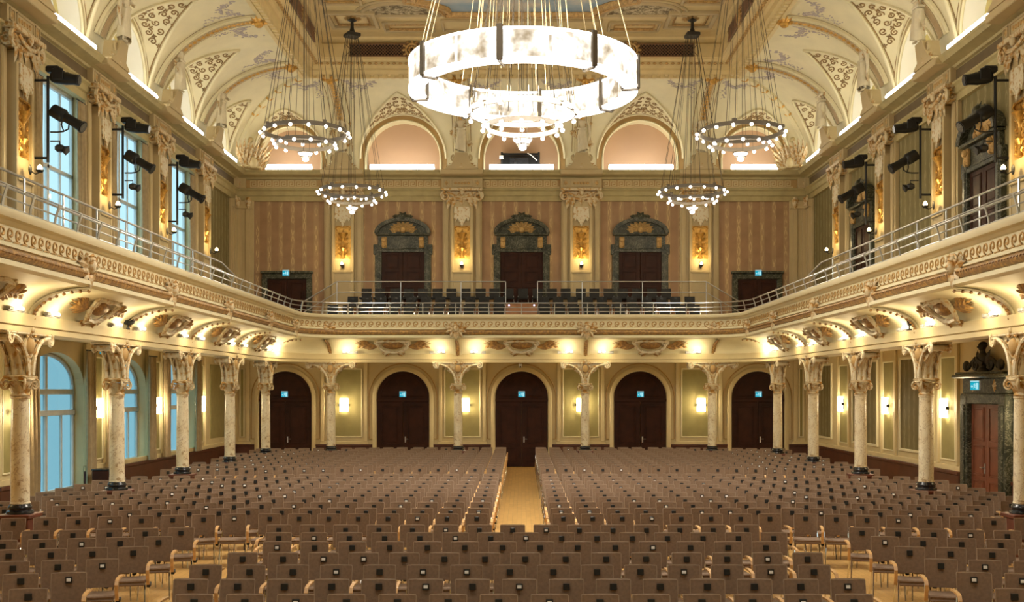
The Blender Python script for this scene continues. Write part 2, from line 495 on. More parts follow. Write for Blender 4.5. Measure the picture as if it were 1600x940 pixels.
for x0, x1 in SPANS:
    nn = int((x1-x0-.1)/pitch); st = (x1-x0-nn*pitch)/2; w = .017
    def seg(a0, a1, c0, c1): b.box(a0-w, a1+w, YW-.155, YW-.135, c0-w, c1+w)
    for i in range(nn):
        x = x0+st+i*pitch; u = pitch/6; zb, zt = 11.17, 11.41; h = (zt-zb)/4
        seg(x, x+pitch, zb, zb) if i < nn else None
        seg(x, x, zb, zt); seg(x, x+u*4.2, zt, zt); seg(x+u*4.2, x+u*4.2, zb+h, zt); seg(x+u*1.5, x+u*4.2, zb+h, zb+h); seg(x+u*1.5, x+u*1.5, zb+h, zb+2.6*h); seg(x+u*1.5, x+u*2.9, zb+2.6*h, zb+2.6*h)
b.build('key_pattern', M['cream'], ent, 0)

# cream attic band below the lunettes
b = MB(); b.sweep(room, [(0, Z_LEDGE), (.0, 11.9)]); struct(b.build('trim_2', M['cream']))

# gallery: slab with beam, cove and parapet along one line
GL = path_from(gallery_line())
b = MB()
b.mi = 0
b.sweep(GL, [(-.24,4.28),(-.24,4.10),(.22,4.10),(.22,4.20),(.26,4.22),(.26,4.31),(.27,4.36),(.28,4.42),(.2,4.43)])
cove = [(.2+1.0*(1-cos(a)), 4.43+.50*sin(a)) for a in [i/10*pi/2 for i in range(11)]]
b.mi = 1; b.sweep(GL, cove)
b.mi = 2
b.sweep(GL, [(1.2,4.93),(1.24,4.95),(1.30,4.97),(1.30,5.04),(1.22,5.07)])
tor = [(1.19+.10*sin(a), 5.165-.09*cos(a)) for a in [i/8*pi for i in range(9)]]
b.sweep(GL, [(1.22,5.07)] + [(1.19,5.075)])
b.sweep(GL, [(1.19,5.255),(1.24,5.27),(1.24,5.30),(1.18,5.32),(1.18,5.60),(1.24,5.62),(1.27,5.66),(1.36,5.68),(1.40,5.74),(1.40,5.80),(.90,5.80),(.90,5.15)])
gal = struct(b.build('trim_3', [M['cream'], M['cream_light'], M['cream_light']]))
# band of overlapping gilded leaves under the frieze of the parapet
b = MB(); pts = gallery_line(1.19); W = walk(pts, .11)
for (x, y), d in W:
    if y < 10: continue
    nx, ny = d[1], -d[0]
    for dz in (-1, 1):
        b.add([(x-d[0]*.06, y-d[1]*.06, 5.165), (x+nx*.09, y+ny*.09, 5.165), (x+d[0]*.07+nx*.045, y+d[1]*.07+ny*.045, 5.165+dz*.05), (x+d[0]*.02+nx*.02, y+d[1]*.02+ny*.02, 5.165+dz*.095), (x+d[0]*.08+nx*.13, y+d[1]*.08+ny*.13, 5.165+dz*.012)],
              [(0,1,4),(1,2,4),(0,2,4),(0,3,2),(1,3,2)])
b.sweep(path_from(gallery_line()), tor)
b.build('leaf_band', M['gilt_leaf'], gal, 40)
# running scroll of the parapet frieze
b = MB(); pts = gallery_line(1.18); W = walk(pts, .2709)
def scroll_shape():
    P = []
    for i in range(15):
        a = -pi*.55 + i/14*pi*2.35; r = .098*(1-.78*i/14)
        P.append((.03+r*cos(a)*-1, .005+r*sin(a)*1))
    return [(-.15, -.115), (-.09, -.11)] + [(x*1.05, z*1.1) for x, z in P]
SCR = scroll_shape()
for (x, y), d in W:
    if y < 12: continue
    nx, ny = d[1], -d[0]; q = 1
    f = lambda a, c, h, x=x, y=y, d=d, nx=nx, ny=ny: (x+d[0]*a*1.1+nx*(h+.002), y+d[1]*a*1.1+ny*(h+.002), 5.475+c)
    b.ribbon(SCR, [.014]*2+[.02]*10+[.024]*5, f, .022)
b.build('running_scroll', M['tan_gold'], gal, 60)
# gallery floor, its underside, steps at the back
fl_ = MB(); b = MB()
for mb, z, off in ((fl_, 5.15, .92), (b, 4.30, -.10)):
    inner = gallery_line(off)
    for (x0, y0), (x1, y1) in zip(inner, inner[1:]):
        s = -1 if x0+x1 < 0 else 1
        if abs(x1-x0) > 5: mb.add([(x0,y0,z),(x1,y1,z),(x1,YW,z),(x0,YW,z)], [(0,1,2,3)])
        else: mb.add([(x0,y0,z),(x1,y1,z),(s*HW,y1,z),(s*HW,y0,z)], [(0,1,2,3)])
    yt = 37.8+CX-6.2-off
    for s in (-1, 1): mb.add([(s*HW,yt,z),(s*6.2,yt,z),(s*6.2,YW,z),(s*HW,YW,z)], [(0,1,2,3)])
struct(fl_.build('floor_gallery_boards', M['podium_wood'], None, 0))
struct(b.build('ceiling_gallery', M['cream'], None, 0))
b = MB()
b.box(-6.9, 6.9, 40.75, YW-.02, 5.15, 5.78); b.box(-6.5, 6.5, 41.85, YW-.02, 5.78, 6.2)
struct(b.build('floor_gallery', M['podium_wood'], None, 0))

# lower back wall: dado, framed panels, pilaster strips
b = MB()
DX = [-9.45, -S, 0, S, 9.45]
edges = []
xs = [-HW] + [q for x in DX for q in (x-1.06, x+1.06)] + [HW]
for i in range(0, len(xs), 2): b.bbox(xs[i], xs[i+1], YW-.08, YW-.001, 0, .82, .015); b.bbox(xs[i], xs[i+1], YW-.11, YW-.001, .82, .9, .01)
struct(b.build('baseboard_back', M['dado_wood']))
b = MB(); p = MB(); g = MB()
for i in range(0, len(xs), 2):
    x0, x1 = xs[i]+(.36 if i else .0), xs[i+1]-(.36 if i < len(xs)-2 else 0)
    b.bbox(x0-.05, x1+.05, YW-.07, YW-.001, .9, 1.02, .012)
    b.bbox(x0, x0+.14, YW-.09, YW-.001, 1.02, 4.25, .01); b.bbox(x1-.14, x1, YW-.09, YW-.001, 1.02, 4.25, .01)
    a0, a1 = x0+.24, x1-.24
    p.box(a0, a1, YW-.03, YW-.001, 1.2, 3.92)
    fr = [(a0, 1.2), (a1, 1.2), (a1, 3.92), (a0, 3.92), (a0, 1.2)]
    for (u, z), (u2, z2) in zip(fr, fr[1:]):
        g.bbox(min(u,u2)-.025, max(u,u2)+.025, YW-.06, YW-.002, min(z,z2)-.025, max(z,z2)+.025, .008)
b.build('pilaster_strip', M['cream'], wall_back); p.build('wall_panel', M['olive'], wall_back, 0); g.build('panel_moulding', M['cream_light'], wall_back)
# lower side walls
for side, wo in (('left', wall_left), ('right', wall_right)):
    d = MB(); st = MB(); p = MB(); g = MB()
    def bx(mb, a0, a1, o0, o1, z0, z1, e=.01):
        q0, q1 = on_wall(side, a0, o0), on_wall(side, a1, o1)
        mb.bbox(min(q0[0],q1[0]), max(q0[0],q1[0]), a0, a1, z0, z1, e)
    spans = []
    for k in range(6):
        c = BAY[k]; hw = 1.42
        if side == 'left' and k in (3, 4): spans.append((c-1.66, c+1.66))
        if side == 'right' and k == 3: spans.append((c-1.55, c+1.55))
    cuts = sorted(spans); ys = [12.0] + [q for s_ in cuts for q in s_] + [YW-.1]
    for i in range(0, len(ys), 2):
        bx(d, ys[i], ys[i+1], 0, .08, 0, .84, .015); bx(d, ys[i], ys[i+1], 0, .11, .84, .93)
        bx(st, ys[i], ys[i+1], 0, .06, .93, 1.07)
    struct(d.build('baseboard_'+side, M['dado_wood']))
    for k in range(5):
        y = YC[k]
        bx(st, y-.72, y-.60, 0, .08, 1.07, 4.28); bx(st, y+.60, y+.72, 0, .08, 1.07, 4.28)
        if side == 'right' or True:
            bx(p, y-.5, y+.5, 0, .02, 1.22, 3.95)
            for a in (y-.5, y+.5): bx(g, a-.02, a+.02, .0, .05, 1.2, 3.97, .006)
            for z in (1.2, 3.95): bx(g, y-.5, y+.5, .0, .05, z-.02, z+.02, .006)
    if side == 'right':
        for k in (0, 1, 2, 4):
            c = BAY[k]; w = 1.3 if k else .9
            pd = MB(); bx(pd, c-w, c+w, 0, .03, 1.28, 4.02); pd.build('fabric_panel', M['green_damask'], wo, 0)
            for a in (c-w, c+w): bx(g, a-.04, a+.04, .0, .07, 1.24, 4.06)
            for z in (1.28, 4.02): bx(g, c-w, c+w, .0, .07, z-.04, z+.04)
    else:
        c = BAY[0]; pd = MB(); bx(pd, c-1.0, c+1.0, 0, .03, 1.28, 4.02); pd.build('fabric_panel', M['olive'], wo, 0)
    st.build('pilaster_strip', M['cream'], wo); p.build('wall_panel', M['olive'], wo, 0); g.build('panel_moulding', M['cream_light'], wo)
# ------------------------------------------------------------------ cove vault with lunettes
OC, ZC0, ZC1 = 3.4, 11.85, 14.67
def zcove(o):
    o = min(max(o, 0), OC); return ZC0+(ZC1-ZC0)*(1-((OC-o)/OC)**2)**.5
RA, RB, ZSP, KR = 1.5, 1.75, 12.35, .165
def ostar(z0, k):
    lo, hi = 0.0, OC
    if zcove(0) >= z0: return 0.0
    for _ in range(40):
        m = (lo+hi)/2
        if zcove(m) < z0+k*m: lo = m
        else: hi = m
    return lo
NA = 28
def arch_profile(r):
    P = [(-r, ZC0-.07)] + [(r*cos(pi-pi*i/NA), ZSP+r*sin(pi*i/NA)) for i in range(NA+1)] + [(r, ZC0-.07)]
    return P
def wallmap(side, c):
    return lambda u, o, z: on_wall(side, c+u, o, z)
def vault_bay(side, c, hw, hwr=None, RA=1.5, RB=1.75, E=None, sgn=1):
    """cove surface, barrel over the lunette, its mouldings and stucco, recess of the lunette"""
    f = lambda u, o, z: on_wall(side, c+sgn*u, o, z)
    def kof(u): return KR*(1-abs(u)/RB)
    out = {}; hwr = hwr or hw
    P = arch_profile(RB); os_ = [ostar(z, kof(u)) for u, z in P]
    sf = MB()
    us = [(-hw, 0), (-(hw+RB)/2, 0)] + [(u, o) for (u, z), o in zip(P, os_)] + [((hwr+RB)/2, 0), (hwr-.001, 0)]
    NV = 22; rings = []
    for u, o0 in us:
        top = OC if E is None else max(o0, min(OC, E-u))
        rings.append([f(u, o, zcove(o)) for o in [o0+(top-o0)*(j/NV)**1.7 for j in range(NV+1)]])
    sf.loft(rings, False, False)
    out['cove'] = sf
    br = MB(); rings = []
    for (u, z), o in zip(P, os_):
        rings.append([f(u, o*j/10, z+kof(u)*o*j/10) for j in range(11)])
    br.loft(rings, False, False); out['barrel'] = br
    def bs(a, q, h=0):     # a: angle 0..1 over the arch, q: 0..1 from the wall to the groin, h: relief
        t = pi-pi*a; r = RB-h; u, z = r*cos(t), ZSP+r*sin(t)
        o = ostar(ZSP+RB*sin(t), kof(RB*cos(t)))*q
        return f(u, o, z+kof(u)*o)
    # mouldings
    mo = MB()
    groin = [f(u*.985, o, z+kof(u)*o-.02) for (u, z), o in zip(P, os_)][1:-1]
    mo.tube(groin, .055, 6); 
    mo.tube([bs(i/30, .12, .01) for i in range(31)], .025, 5)
    mo.tube([f(RA*cos(pi-pi*i/30), .04, ZSP+RA*sin(pi*i/30)) for i in range(31)], .045, 6)
    mo.tube([f(-RA, .04, ZSP), f(-RA, .04, ZC0-.05)], .045, 6); mo.tube([f(RA, .04, ZSP), f(RA, .04, ZC0-.05)], .045, 6)
    mo.tube([f(RB*cos(pi-pi*i/30)*.99, .04, ZSP+RB*.99*sin(pi*i/30)) for i in range(31)], .03, 6)
    out['moulding'] = mo
    # stucco scrolls on the barrel: dense spirals and leaves in metres along the arch (s) and into the vault (o)
    sc = MB(); AL_ = pi*RB
    def bsm(s_, o, h):
        t = pi-s_/RB; r = RB-.012-h; u = r*cos(t); o = max(.02, o); return f(u, o, ZSP+r*sin(t)+kof(u)*o)
    def depth(s_): t = pi-s_/RB; return ostar(ZSP+RB*sin(t), kof(RB*cos(t)))
    def spiral(s0, o0, r0, dirn, st):
        sc.ribbon([(s0+r0*(1-.84*i/17)*cos(st+dirn*2.6*pi*i/17), o0+r0*(1-.84*i/17)*sin(st+dirn*2.6*pi*i/17)) for i in range(18)], .022, bsm, .02)
    def sprig(s0, o0, r0, n, ph):
        for k in range(n):
            an = ph+k*2*pi/n; sc.ribbon([(s0, o0), (s0+r0*.5*cos(an), o0+r0*.5*sin(an)), (s0+r0*cos(an), o0+r0*sin(an))], [.008, .028, .004], bsm, .02)
    NS = 18 if E is None else 14
    for i in range(NS):
        s0 = AL_*(i+.5)/NS; D_ = depth(s0)-.17; o0 = .13; m = 1 if s0 > AL_/2 else -1; j = 0
        rows = int((D_-o0)/.27)
        for j in range(rows):
            oc = o0+(D_-o0)*(j+.5)/rows
            spiral(s0, oc, .125, m*(1 if j % 2 else -1), (i*1.3+j*2.1))
            if j % 2 == 0: sprig(s0+.15*m, oc+.13, .09, 4, .5+i)
    sprig(AL_/2, .5, .26, 8, 0)
    # dark painted line following the groin
    ln = MB(); N_ = 40; S_ = [AL_*(.03+.94*i/N_) for i in range(N_+1)]
    ln.ribbon([(q, max(.05, depth(q)-.10)) for q in S_], .018, bsm, .006); ln.ribbon([(q, .07) for q in S_], .016, bsm, .006)
    out['painted_line'] = ln
    out['stucco_scroll'] = sc
    # archivolt and lunette recess
    ar = MB(); D = -.55
    for i in range(NA):
        a0, a1 = pi-pi*i/NA, pi-pi*(i+1)/NA
        q = [f(r*cos(a), .02, ZSP+r*sin(a)) for a, r in ((a0, RA), (a1, RA), (a1, RB), (a0, RB))]
        ar.add(q, [(0,1,2,3)])
    for s in (-1, 1): ar.add([f(s*RA, .02, ZC0-.07), f(s*RB, .02, ZC0-.07), f(s*RB, .02, ZSP), f(s*RA, .02, ZSP)], [(0,1,2,3)])
    out['archivolt'] = ar
    rv = MB(); Q = arch_profile(RA)
    rv.loft([[f(u, .02, z), f(u, D, z)] for u, z in Q], False, False)
    rv.add([f(-RA, .02, ZC0-.07), f(RA, .02, ZC0-.07), f(RA, D, ZC0-.07), f(-RA, D, ZC0-.07)], [(0,1,2,3)])
    out['reveal'] = rv
    lw = MB(); lw.add([f(u, D, z) for u, z in Q], [tuple(range(len(Q)))]); out['lunette_wall'] = lw
    return out
vault_wall = {'back': 'pink_plaster', 'left': 'yellow_plaster', 'right': 'yellow_plaster'}
vaults = {}
def add_vault(side, c, hw, **kw):
    o = vault_bay(side, c, hw, **kw)
    root = struct(o['cove'].build('ceiling_cove', M['cream_light'], None, 60))
    o['barrel'].build('lunette_vault', M['cream_light'], root, 60)
    o['moulding'].build('vault_moulding', M['cream_light'], root, 60)
    o['stucco_scroll'].build('stucco_scroll', M['scroll_brown'], root, 60)
    o['painted_line'].build('painted_line', M['scroll_brown'], root, 60)
    o['archivolt'].build('archivolt', M['ochre'] if side == 'back' else M['cream'], root, 0)
    o['reveal'].build('lunette_reveal', M['white_plaster'] if side != 'back' else M['cream_light'], root, 60)
    o['lunette_wall'].build('lunette_wall', M[vault_wall[side]], root, 0)
    if side == 'left' and not kw:
        f = wallmap(side, c); w = MB(); D = -.53
        w.add([f(-1.05, D, ZC0), f(1.05, D, ZC0)]+[f(1.05*cos(pi*i/20), D, ZSP+1.05*sin(pi*i/20)) for i in range(21)], [tuple(range(23))])
        w.build('lunette_pane', M['lunette_glass'], root, 0)
        w = MB(); w.tube([f(-1.07, D, ZC0)]+[f(-1.07*cos(pi*i/20), D, ZSP+1.07*sin(pi*i/20)) for i in range(21)]+[f(1.07, D, ZC0)], .06, 6)
        for u in (-.35, .35): w.tube([f(u, D, ZC0), f(u, D, ZSP+.95)], .035, 6)
        w.tube([f(-1.05, D, ZSP), f(1.05, D, ZSP)], .03, 6); w.build('lunette_frame', M['window_paint'], root)
    return root
for x in (-S, 0, S): add_vault('back', x, S/2)
for side in ('left', 'right'):
    for k in range(1, 9): add_vault(side, BAY[k], S/2) if BAY[k] > 2 else None
# the two corners of the vault: narrower lunettes on both walls, coves meeting in a diagonal rib
for sx in (-1, 1):
    add_vault('back', sx*9.25, 9.25-1.5*S, hwr=HW-9.25, RA=1.25, RB=1.47, E=HW-9.25, sgn=sx)
    add_vault('left' if sx < 0 else 'right', BAY[0], BAY[0]-YC[0], hwr=YW-BAY[0], RA=1.25, RB=1.47, E=YW-BAY[0])
    b = MB(); dg = [(sx*(HW-o), YW-o, zcove(o)-.02) for o in [.15+(OC-.15)*(i/20)**1.6 for i in range(21)]]
    b.tube(dg, .13, 8); rt = struct(b.build('trim_8', M['cream_light']))
    g = MB()
    for p, q in zip(dg[9:-1:2], dg[10::2]):
        d = (V(q)-V(p)).normalized()
        for s_ in (-.8, 0, .8): g.leaf(V(p)-V((0,0,.12)), d+V((s_,-sx*s_*.9,0)), (0,0,-1), .24, .07, .9, 5, 2)
    g.build('gilded_ornament', M['gold'], rt, 60)
# ribs between the lunettes with their gilded ornament, painted garlands beside them
def cove_pt(side, a, o, lift):
    e = .01; z0, z1 = zcove(max(o-e, 0)), zcove(min(o+e, OC)); t = V((2*e if 0 < o < OC else e, z1-z0)).normalized()
    return on_wall(side, a, o+t.y*lift, zcove(o)-t.x*lift)
def rib(side, a):
    r = MB(); OS = [.12+(OC-.12)*(i/22)**1.5 for i in range(23)]
    for w, l, in ((.30, .07), (.20, .11)):
        r.loft([[cove_pt(side, a-w, o, -.02), cove_pt(side, a-w, o, l), cove_pt(side, a+w, o, l), cove_pt(side, a+w, o, -.02)] for o in OS], False, False)
    for s in (-1, 1): r.tube([cove_pt(side, a+s*.30, o, .07) for o in OS], .03, 5)
    root = struct(r.build('trim_4', M['cream_light'], None, 50))
    bd = MB(); bd.loft([[cove_pt(side, a-.13, o, .113), cove_pt(side, a+.13, o, .113)] for o in OS], False, False); bd.build('rib_band', M['rib_band'], root, 60)
    ln = MB()
    for e in (-.165, .165, -.36, .36): ln.loft([[cove_pt(side, a+e-.012, o, .116 if abs(e) < .3 else .012), cove_pt(side, a+e+.012, o, .116 if abs(e) < .3 else .012)] for o in OS], False, False)
    ln.build('painted_line', M['scroll_brown'], root, 60)
    g = MB()
    for i in range(19):
        o = .75+i*.14; p = V(cove_pt(side, a, o, .12)); q = V(cove_pt(side, a, o+.12, .12)); d = (q-p).normalized()
        sd = V(on_wall(side, a+1, 0, 0))-V(on_wall(side, a, 0, 0)); up = d.cross(sd).normalized()
        if up.z > 0: up = -up
        for s in (-.8, 0, .8):
            g.leaf(p, d*.8+sd*s, up, .2, .06, .9, 5, 2)
    c = V(cove_pt(side, a, OC-.12, .14)); g.ell(c, .16, 8, 6)
    for k in range(10):
        an = k*2*pi/10; sd = V(on_wall(side, a+1, 0, 0))-V(on_wall(side, a, 0, 0)); dd = V(cove_pt(side, a, OC-.02, .1))-V(cove_pt(side, a, OC-.3, .1))
        g.leaf(c, sd*cos(an)*1.6+dd.normalized()*sin(an), (0,0,-1), .42, .10, .8, 5, 2)
    g.build('gilded_ornament', M['gold'], root, 60)
    m = MB()
    for s in (-1, 1):
        for i in range(80):
            t = i/79; aa = a+s*(.45+1.15*t)+RND.uniform(-.06, .06); o = 2.95-.55*sin(t*pi)**.7+RND.gauss(0, .10)
            m.ell(cove_pt(side, aa, min(o, OC-.1), .004), (.02+.055*RND.random(), .02+.055*RND.random(), .012), 6, 4)
        for i in range(36):
            t = i/35; m.ell(cove_pt(side, a+s*(.62+RND.gauss(0, .07)*(1.3-t)), 1.7+1.15*t, .004), (.015+.04*RND.random(), .02+.04*RND.random(), .012), 6, 4)
    m.build('painted_garland', M['mauve'], root, 60)
    return root
for x in BX: rib('back', x)
for side in ('left', 'right'):
    for k in range(0, 8):
        if YC[k] > 3: rib(side, YC[k])

# ceiling: cornice frame, vertical frieze with grilles, coffered field
CXI, CYI = HW-OC, YW-OC
cp = path_from([(-CXI, YF), (-CXI, CYI), (CXI, CYI), (CXI, YF)])
b = MB()
b.sweep(cp, [(-.12,14.69),(-.06,14.58),(.08,14.56),(.12,14.62),(.30,14.64),(.34,14.78),(.46,14.80),(.50,14.92),(.80,14.97),(.86,15.03),(.86,15.06)])
b.sweep(cp, [(.86,15.06),(.90,15.08),(.90,15.56),(.86,15.58)])
b.sweep(cp, [(.86,15.58),(.82,15.62),(.95,15.66),(1.1,15.66),(1.15,15.74),(1.4,15.76)])
cc = struct(b.build('trim_5', M['ceil_tan'], None, 30))
b = MB(); line = [(-CXI+.22, 8), (-CXI+.22, CYI-.22), (CXI-.22, CYI-.22), (CXI-.22, 8)]
for (x, y), d in walk(line, .30):
    nx, ny = d[1], -d[0]
    b.T = Matrix(((d[0], nx, 0, x), (d[1], ny, 0, y), (0, 0, 1, 0), (0, 0, 0, 1)))
    b.bbox(-.085, .085, -.07, .09, 14.50, 14.64, .015)
b.T = None; b.build('dentil', M['ceil_tan'], cc)
b = MB(); line = [(-CXI+.66, 8), (-CXI+.66, CYI-.66), (CXI-.66, CYI-.66), (CXI-.66, 8)]
for (x, y), d in walk(line, .22):
    b.ell((x, y, 14.93), (.07, .07, .05), 6, 4)
b.build('bead_row', M['tan_gold'], cc)
# grilles in the frieze
def frieze_map(side):
    q = .88
    if side == 'back': return lambda a, z, h: (a, CYI-q-h, z)
    if side == 'left': return lambda a, z, h: (-CXI+q+h, a, z)
    return lambda a, z, h: (CXI-q-h, a, z)
for side, spans in (('back', [(-6.2, -1.7), (-1.5, 1.5), (1.7, 6.2)]), ('left', [(33.8, 37.6), (28, 32.6), (22, 26.8)]), ('right', [(33.8, 37.6), (28, 32.6), (22, 26.8)])):
    f = frieze_map(side); vd = MB(); gr = MB(); ro = MB()
    for a0, a1 in spans:
        vd.prism([(a0, 15.12), (a1, 15.12), (a1, 15.52), (a0, 15.52)], lambda a, z: f(a, z, .03), lambda a, z: f(a, z, .05))
        nn = int((a1-a0)/.115)
        for i in range(nn):
            x = a0+(i+.5)*(a1-a0)/nn
            gr.tube([f(x-.2, 15.12, .07), f(x+.2, 15.52, .07)], .012, 4); gr.tube([f(x+.2, 15.12, .07), f(x-.2, 15.52, .07)], .012, 4)
        for z in (15.10, 15.54): gr.tube([f(a0, z, .07), f(a1, z, .07)], .03, 5)
        m = (a0+a1)/2
        ro.tube([f(m+.22*cos(k*pi/8), 15.32+.21*sin(k*pi/8), .1) for k in range(16)], .045, 6, True)
        for k in range(8):
            an = k*pi/4; ro.ell(f(m+.11*cos(an), 15.32+.11*sin(an), .1), .055, 6, 4)
        for k in range(12):
            an = k*pi/6; c0 = V(f(m+.25*cos(an), 15.32+.25*sin(an), .09)); c1 = V(f(m+.5*cos(an), 15.32+.5*sin(an), .09)); up = V(f(0, 0, 1))-V(f(0, 0, 0))
            ro.leaf(c0, c1-c0, up, .15, .05, .6, 4, 2)
    vd.build('grille_backing', M['void'], cc, 0); gr.build('grille', M['grille_brown'], cc); ro.build('rosette', M['tan_gold'], cc)
# coffered field
b = MB(); ZT = 15.76; X0, Y0 = CXI-1.35, CYI-1.35
FX, FY = 3.0, 36.55
b.add([(-X0, YF, ZT), (X0, YF, ZT), (X0, Y0, ZT), (-X0, Y0, ZT)], [(0,1,2,3)])
ceil = struct(b.build('ceiling', M['ceil_tan'], None, 0))
b = MB(); g = MB(); pn = MB()
def frame(mb, x0, x1, y0, y1, w=.1, h=.09, z=ZT):
    mb.bbox(x0-w, x1+w, y0-w, y0, z-h, z-.002, .02); mb.bbox(x0-w, x1+w, y1, y1+w, z-h, z-.002, .02)
    mb.bbox(x0-w, x0, y0, y1, z-h, z-.002, .02); mb.bbox(x1, x1+w, y0, y1, z-h, z-.002, .02)
YH = 37.1
for sx in (-1, 1):
    for c0, y0, y1 in ((5.78, YH-.55, YH+.75), (5.78, 28.3, 29.5)):
        frame(b, sx*c0-.7, sx*c0+.7, y0, y1, .14, .12); frame(g, sx*c0-.52, sx*c0+.52, y0+.15, y1-.15, .05, .08)
        for k in range(12):
            an = k*pi/6; pn.leaf((sx*c0, (y0+y1)/2, ZT-.03), (cos(an)*1.4, sin(an), 0), (0,0,-1), .42, .09, .8, 5, 2)
    frame(b, min(sx*3.1, sx*4.75), max(sx*3.1, sx*4.75), 37.55, 38.3, .08); frame(g, min(sx*3.25, sx*4.6), max(sx*3.25, sx*4.6), 37.7, 38.15, .04)
    for yy in (34.6, 32.2, 26):
        frame(b, sx*5.9-.6, sx*5.9+.6, yy-1.0, yy+1.0, .1); frame(g, sx*5.9-.45, sx*5.9+.45, yy-.85, yy+.85, .04)
    frame(b, -2.7, 2.7, 37.3, 38.3, .08) if sx > 0 else None
    # half round painted fields beside the fresco
    c = (sx*4.1, 36.75); P = [(c[0]+1.15*cos(k*pi/20), c[1]-1.0*sin(k*pi/20)) for k in range(21)]
    ft = MB(); ft.prism(P, lambda x, y: (x, y, ZT-.02), lambda x, y: (x, y, ZT)); ft.build('painted_field', M['fresco_tree'], ceil, 0)
    for r, w in ((1.28, .07), (1.5, .05)): b.tube([(c[0]+r*cos(k*pi/20), c[1]-(r-.15)*sin(k*pi/20), ZT-.03) for k in range(21)], w, 6)
    b.tube([(c[0]-1.5, c[1]+.05, ZT-.03), (c[0]+1.5, c[1]+.05, ZT-.03)], .06, 6)
b.build('coffer_frame', M['pilaster_tan'], ceil); g.build('coffer_moulding', M['tan_gold'], ceil); pn.build('coffer_rosette', M['tan_gold'], ceil)
P = [(-2.35, FY), (2.35, FY), (2.5, FY-.5), (2.95, FY-1.0), (3.5, FY-1.3), (3.5, 14), (-3.5, 14), (-3.5, FY-1.3), (-2.95, FY-1.0), (-2.5, FY-.5)]
b = MB(); b.prism(P, lambda x, y: (x, y, ZT-.03), lambda x, y: (x, y, ZT)); b.build('sky_fresco', M['fresco_sky'], ceil, 0)
b = MB(); b.tube([(x, y, ZT-.06) for x, y in P], .13, 6, True); b.tube([(x*1.09, y+(.22 if y > 30 else -.2), ZT-.05) for x, y in P], .08, 6, True); b.build('fresco_frame', M['tan_gold'], ceil)
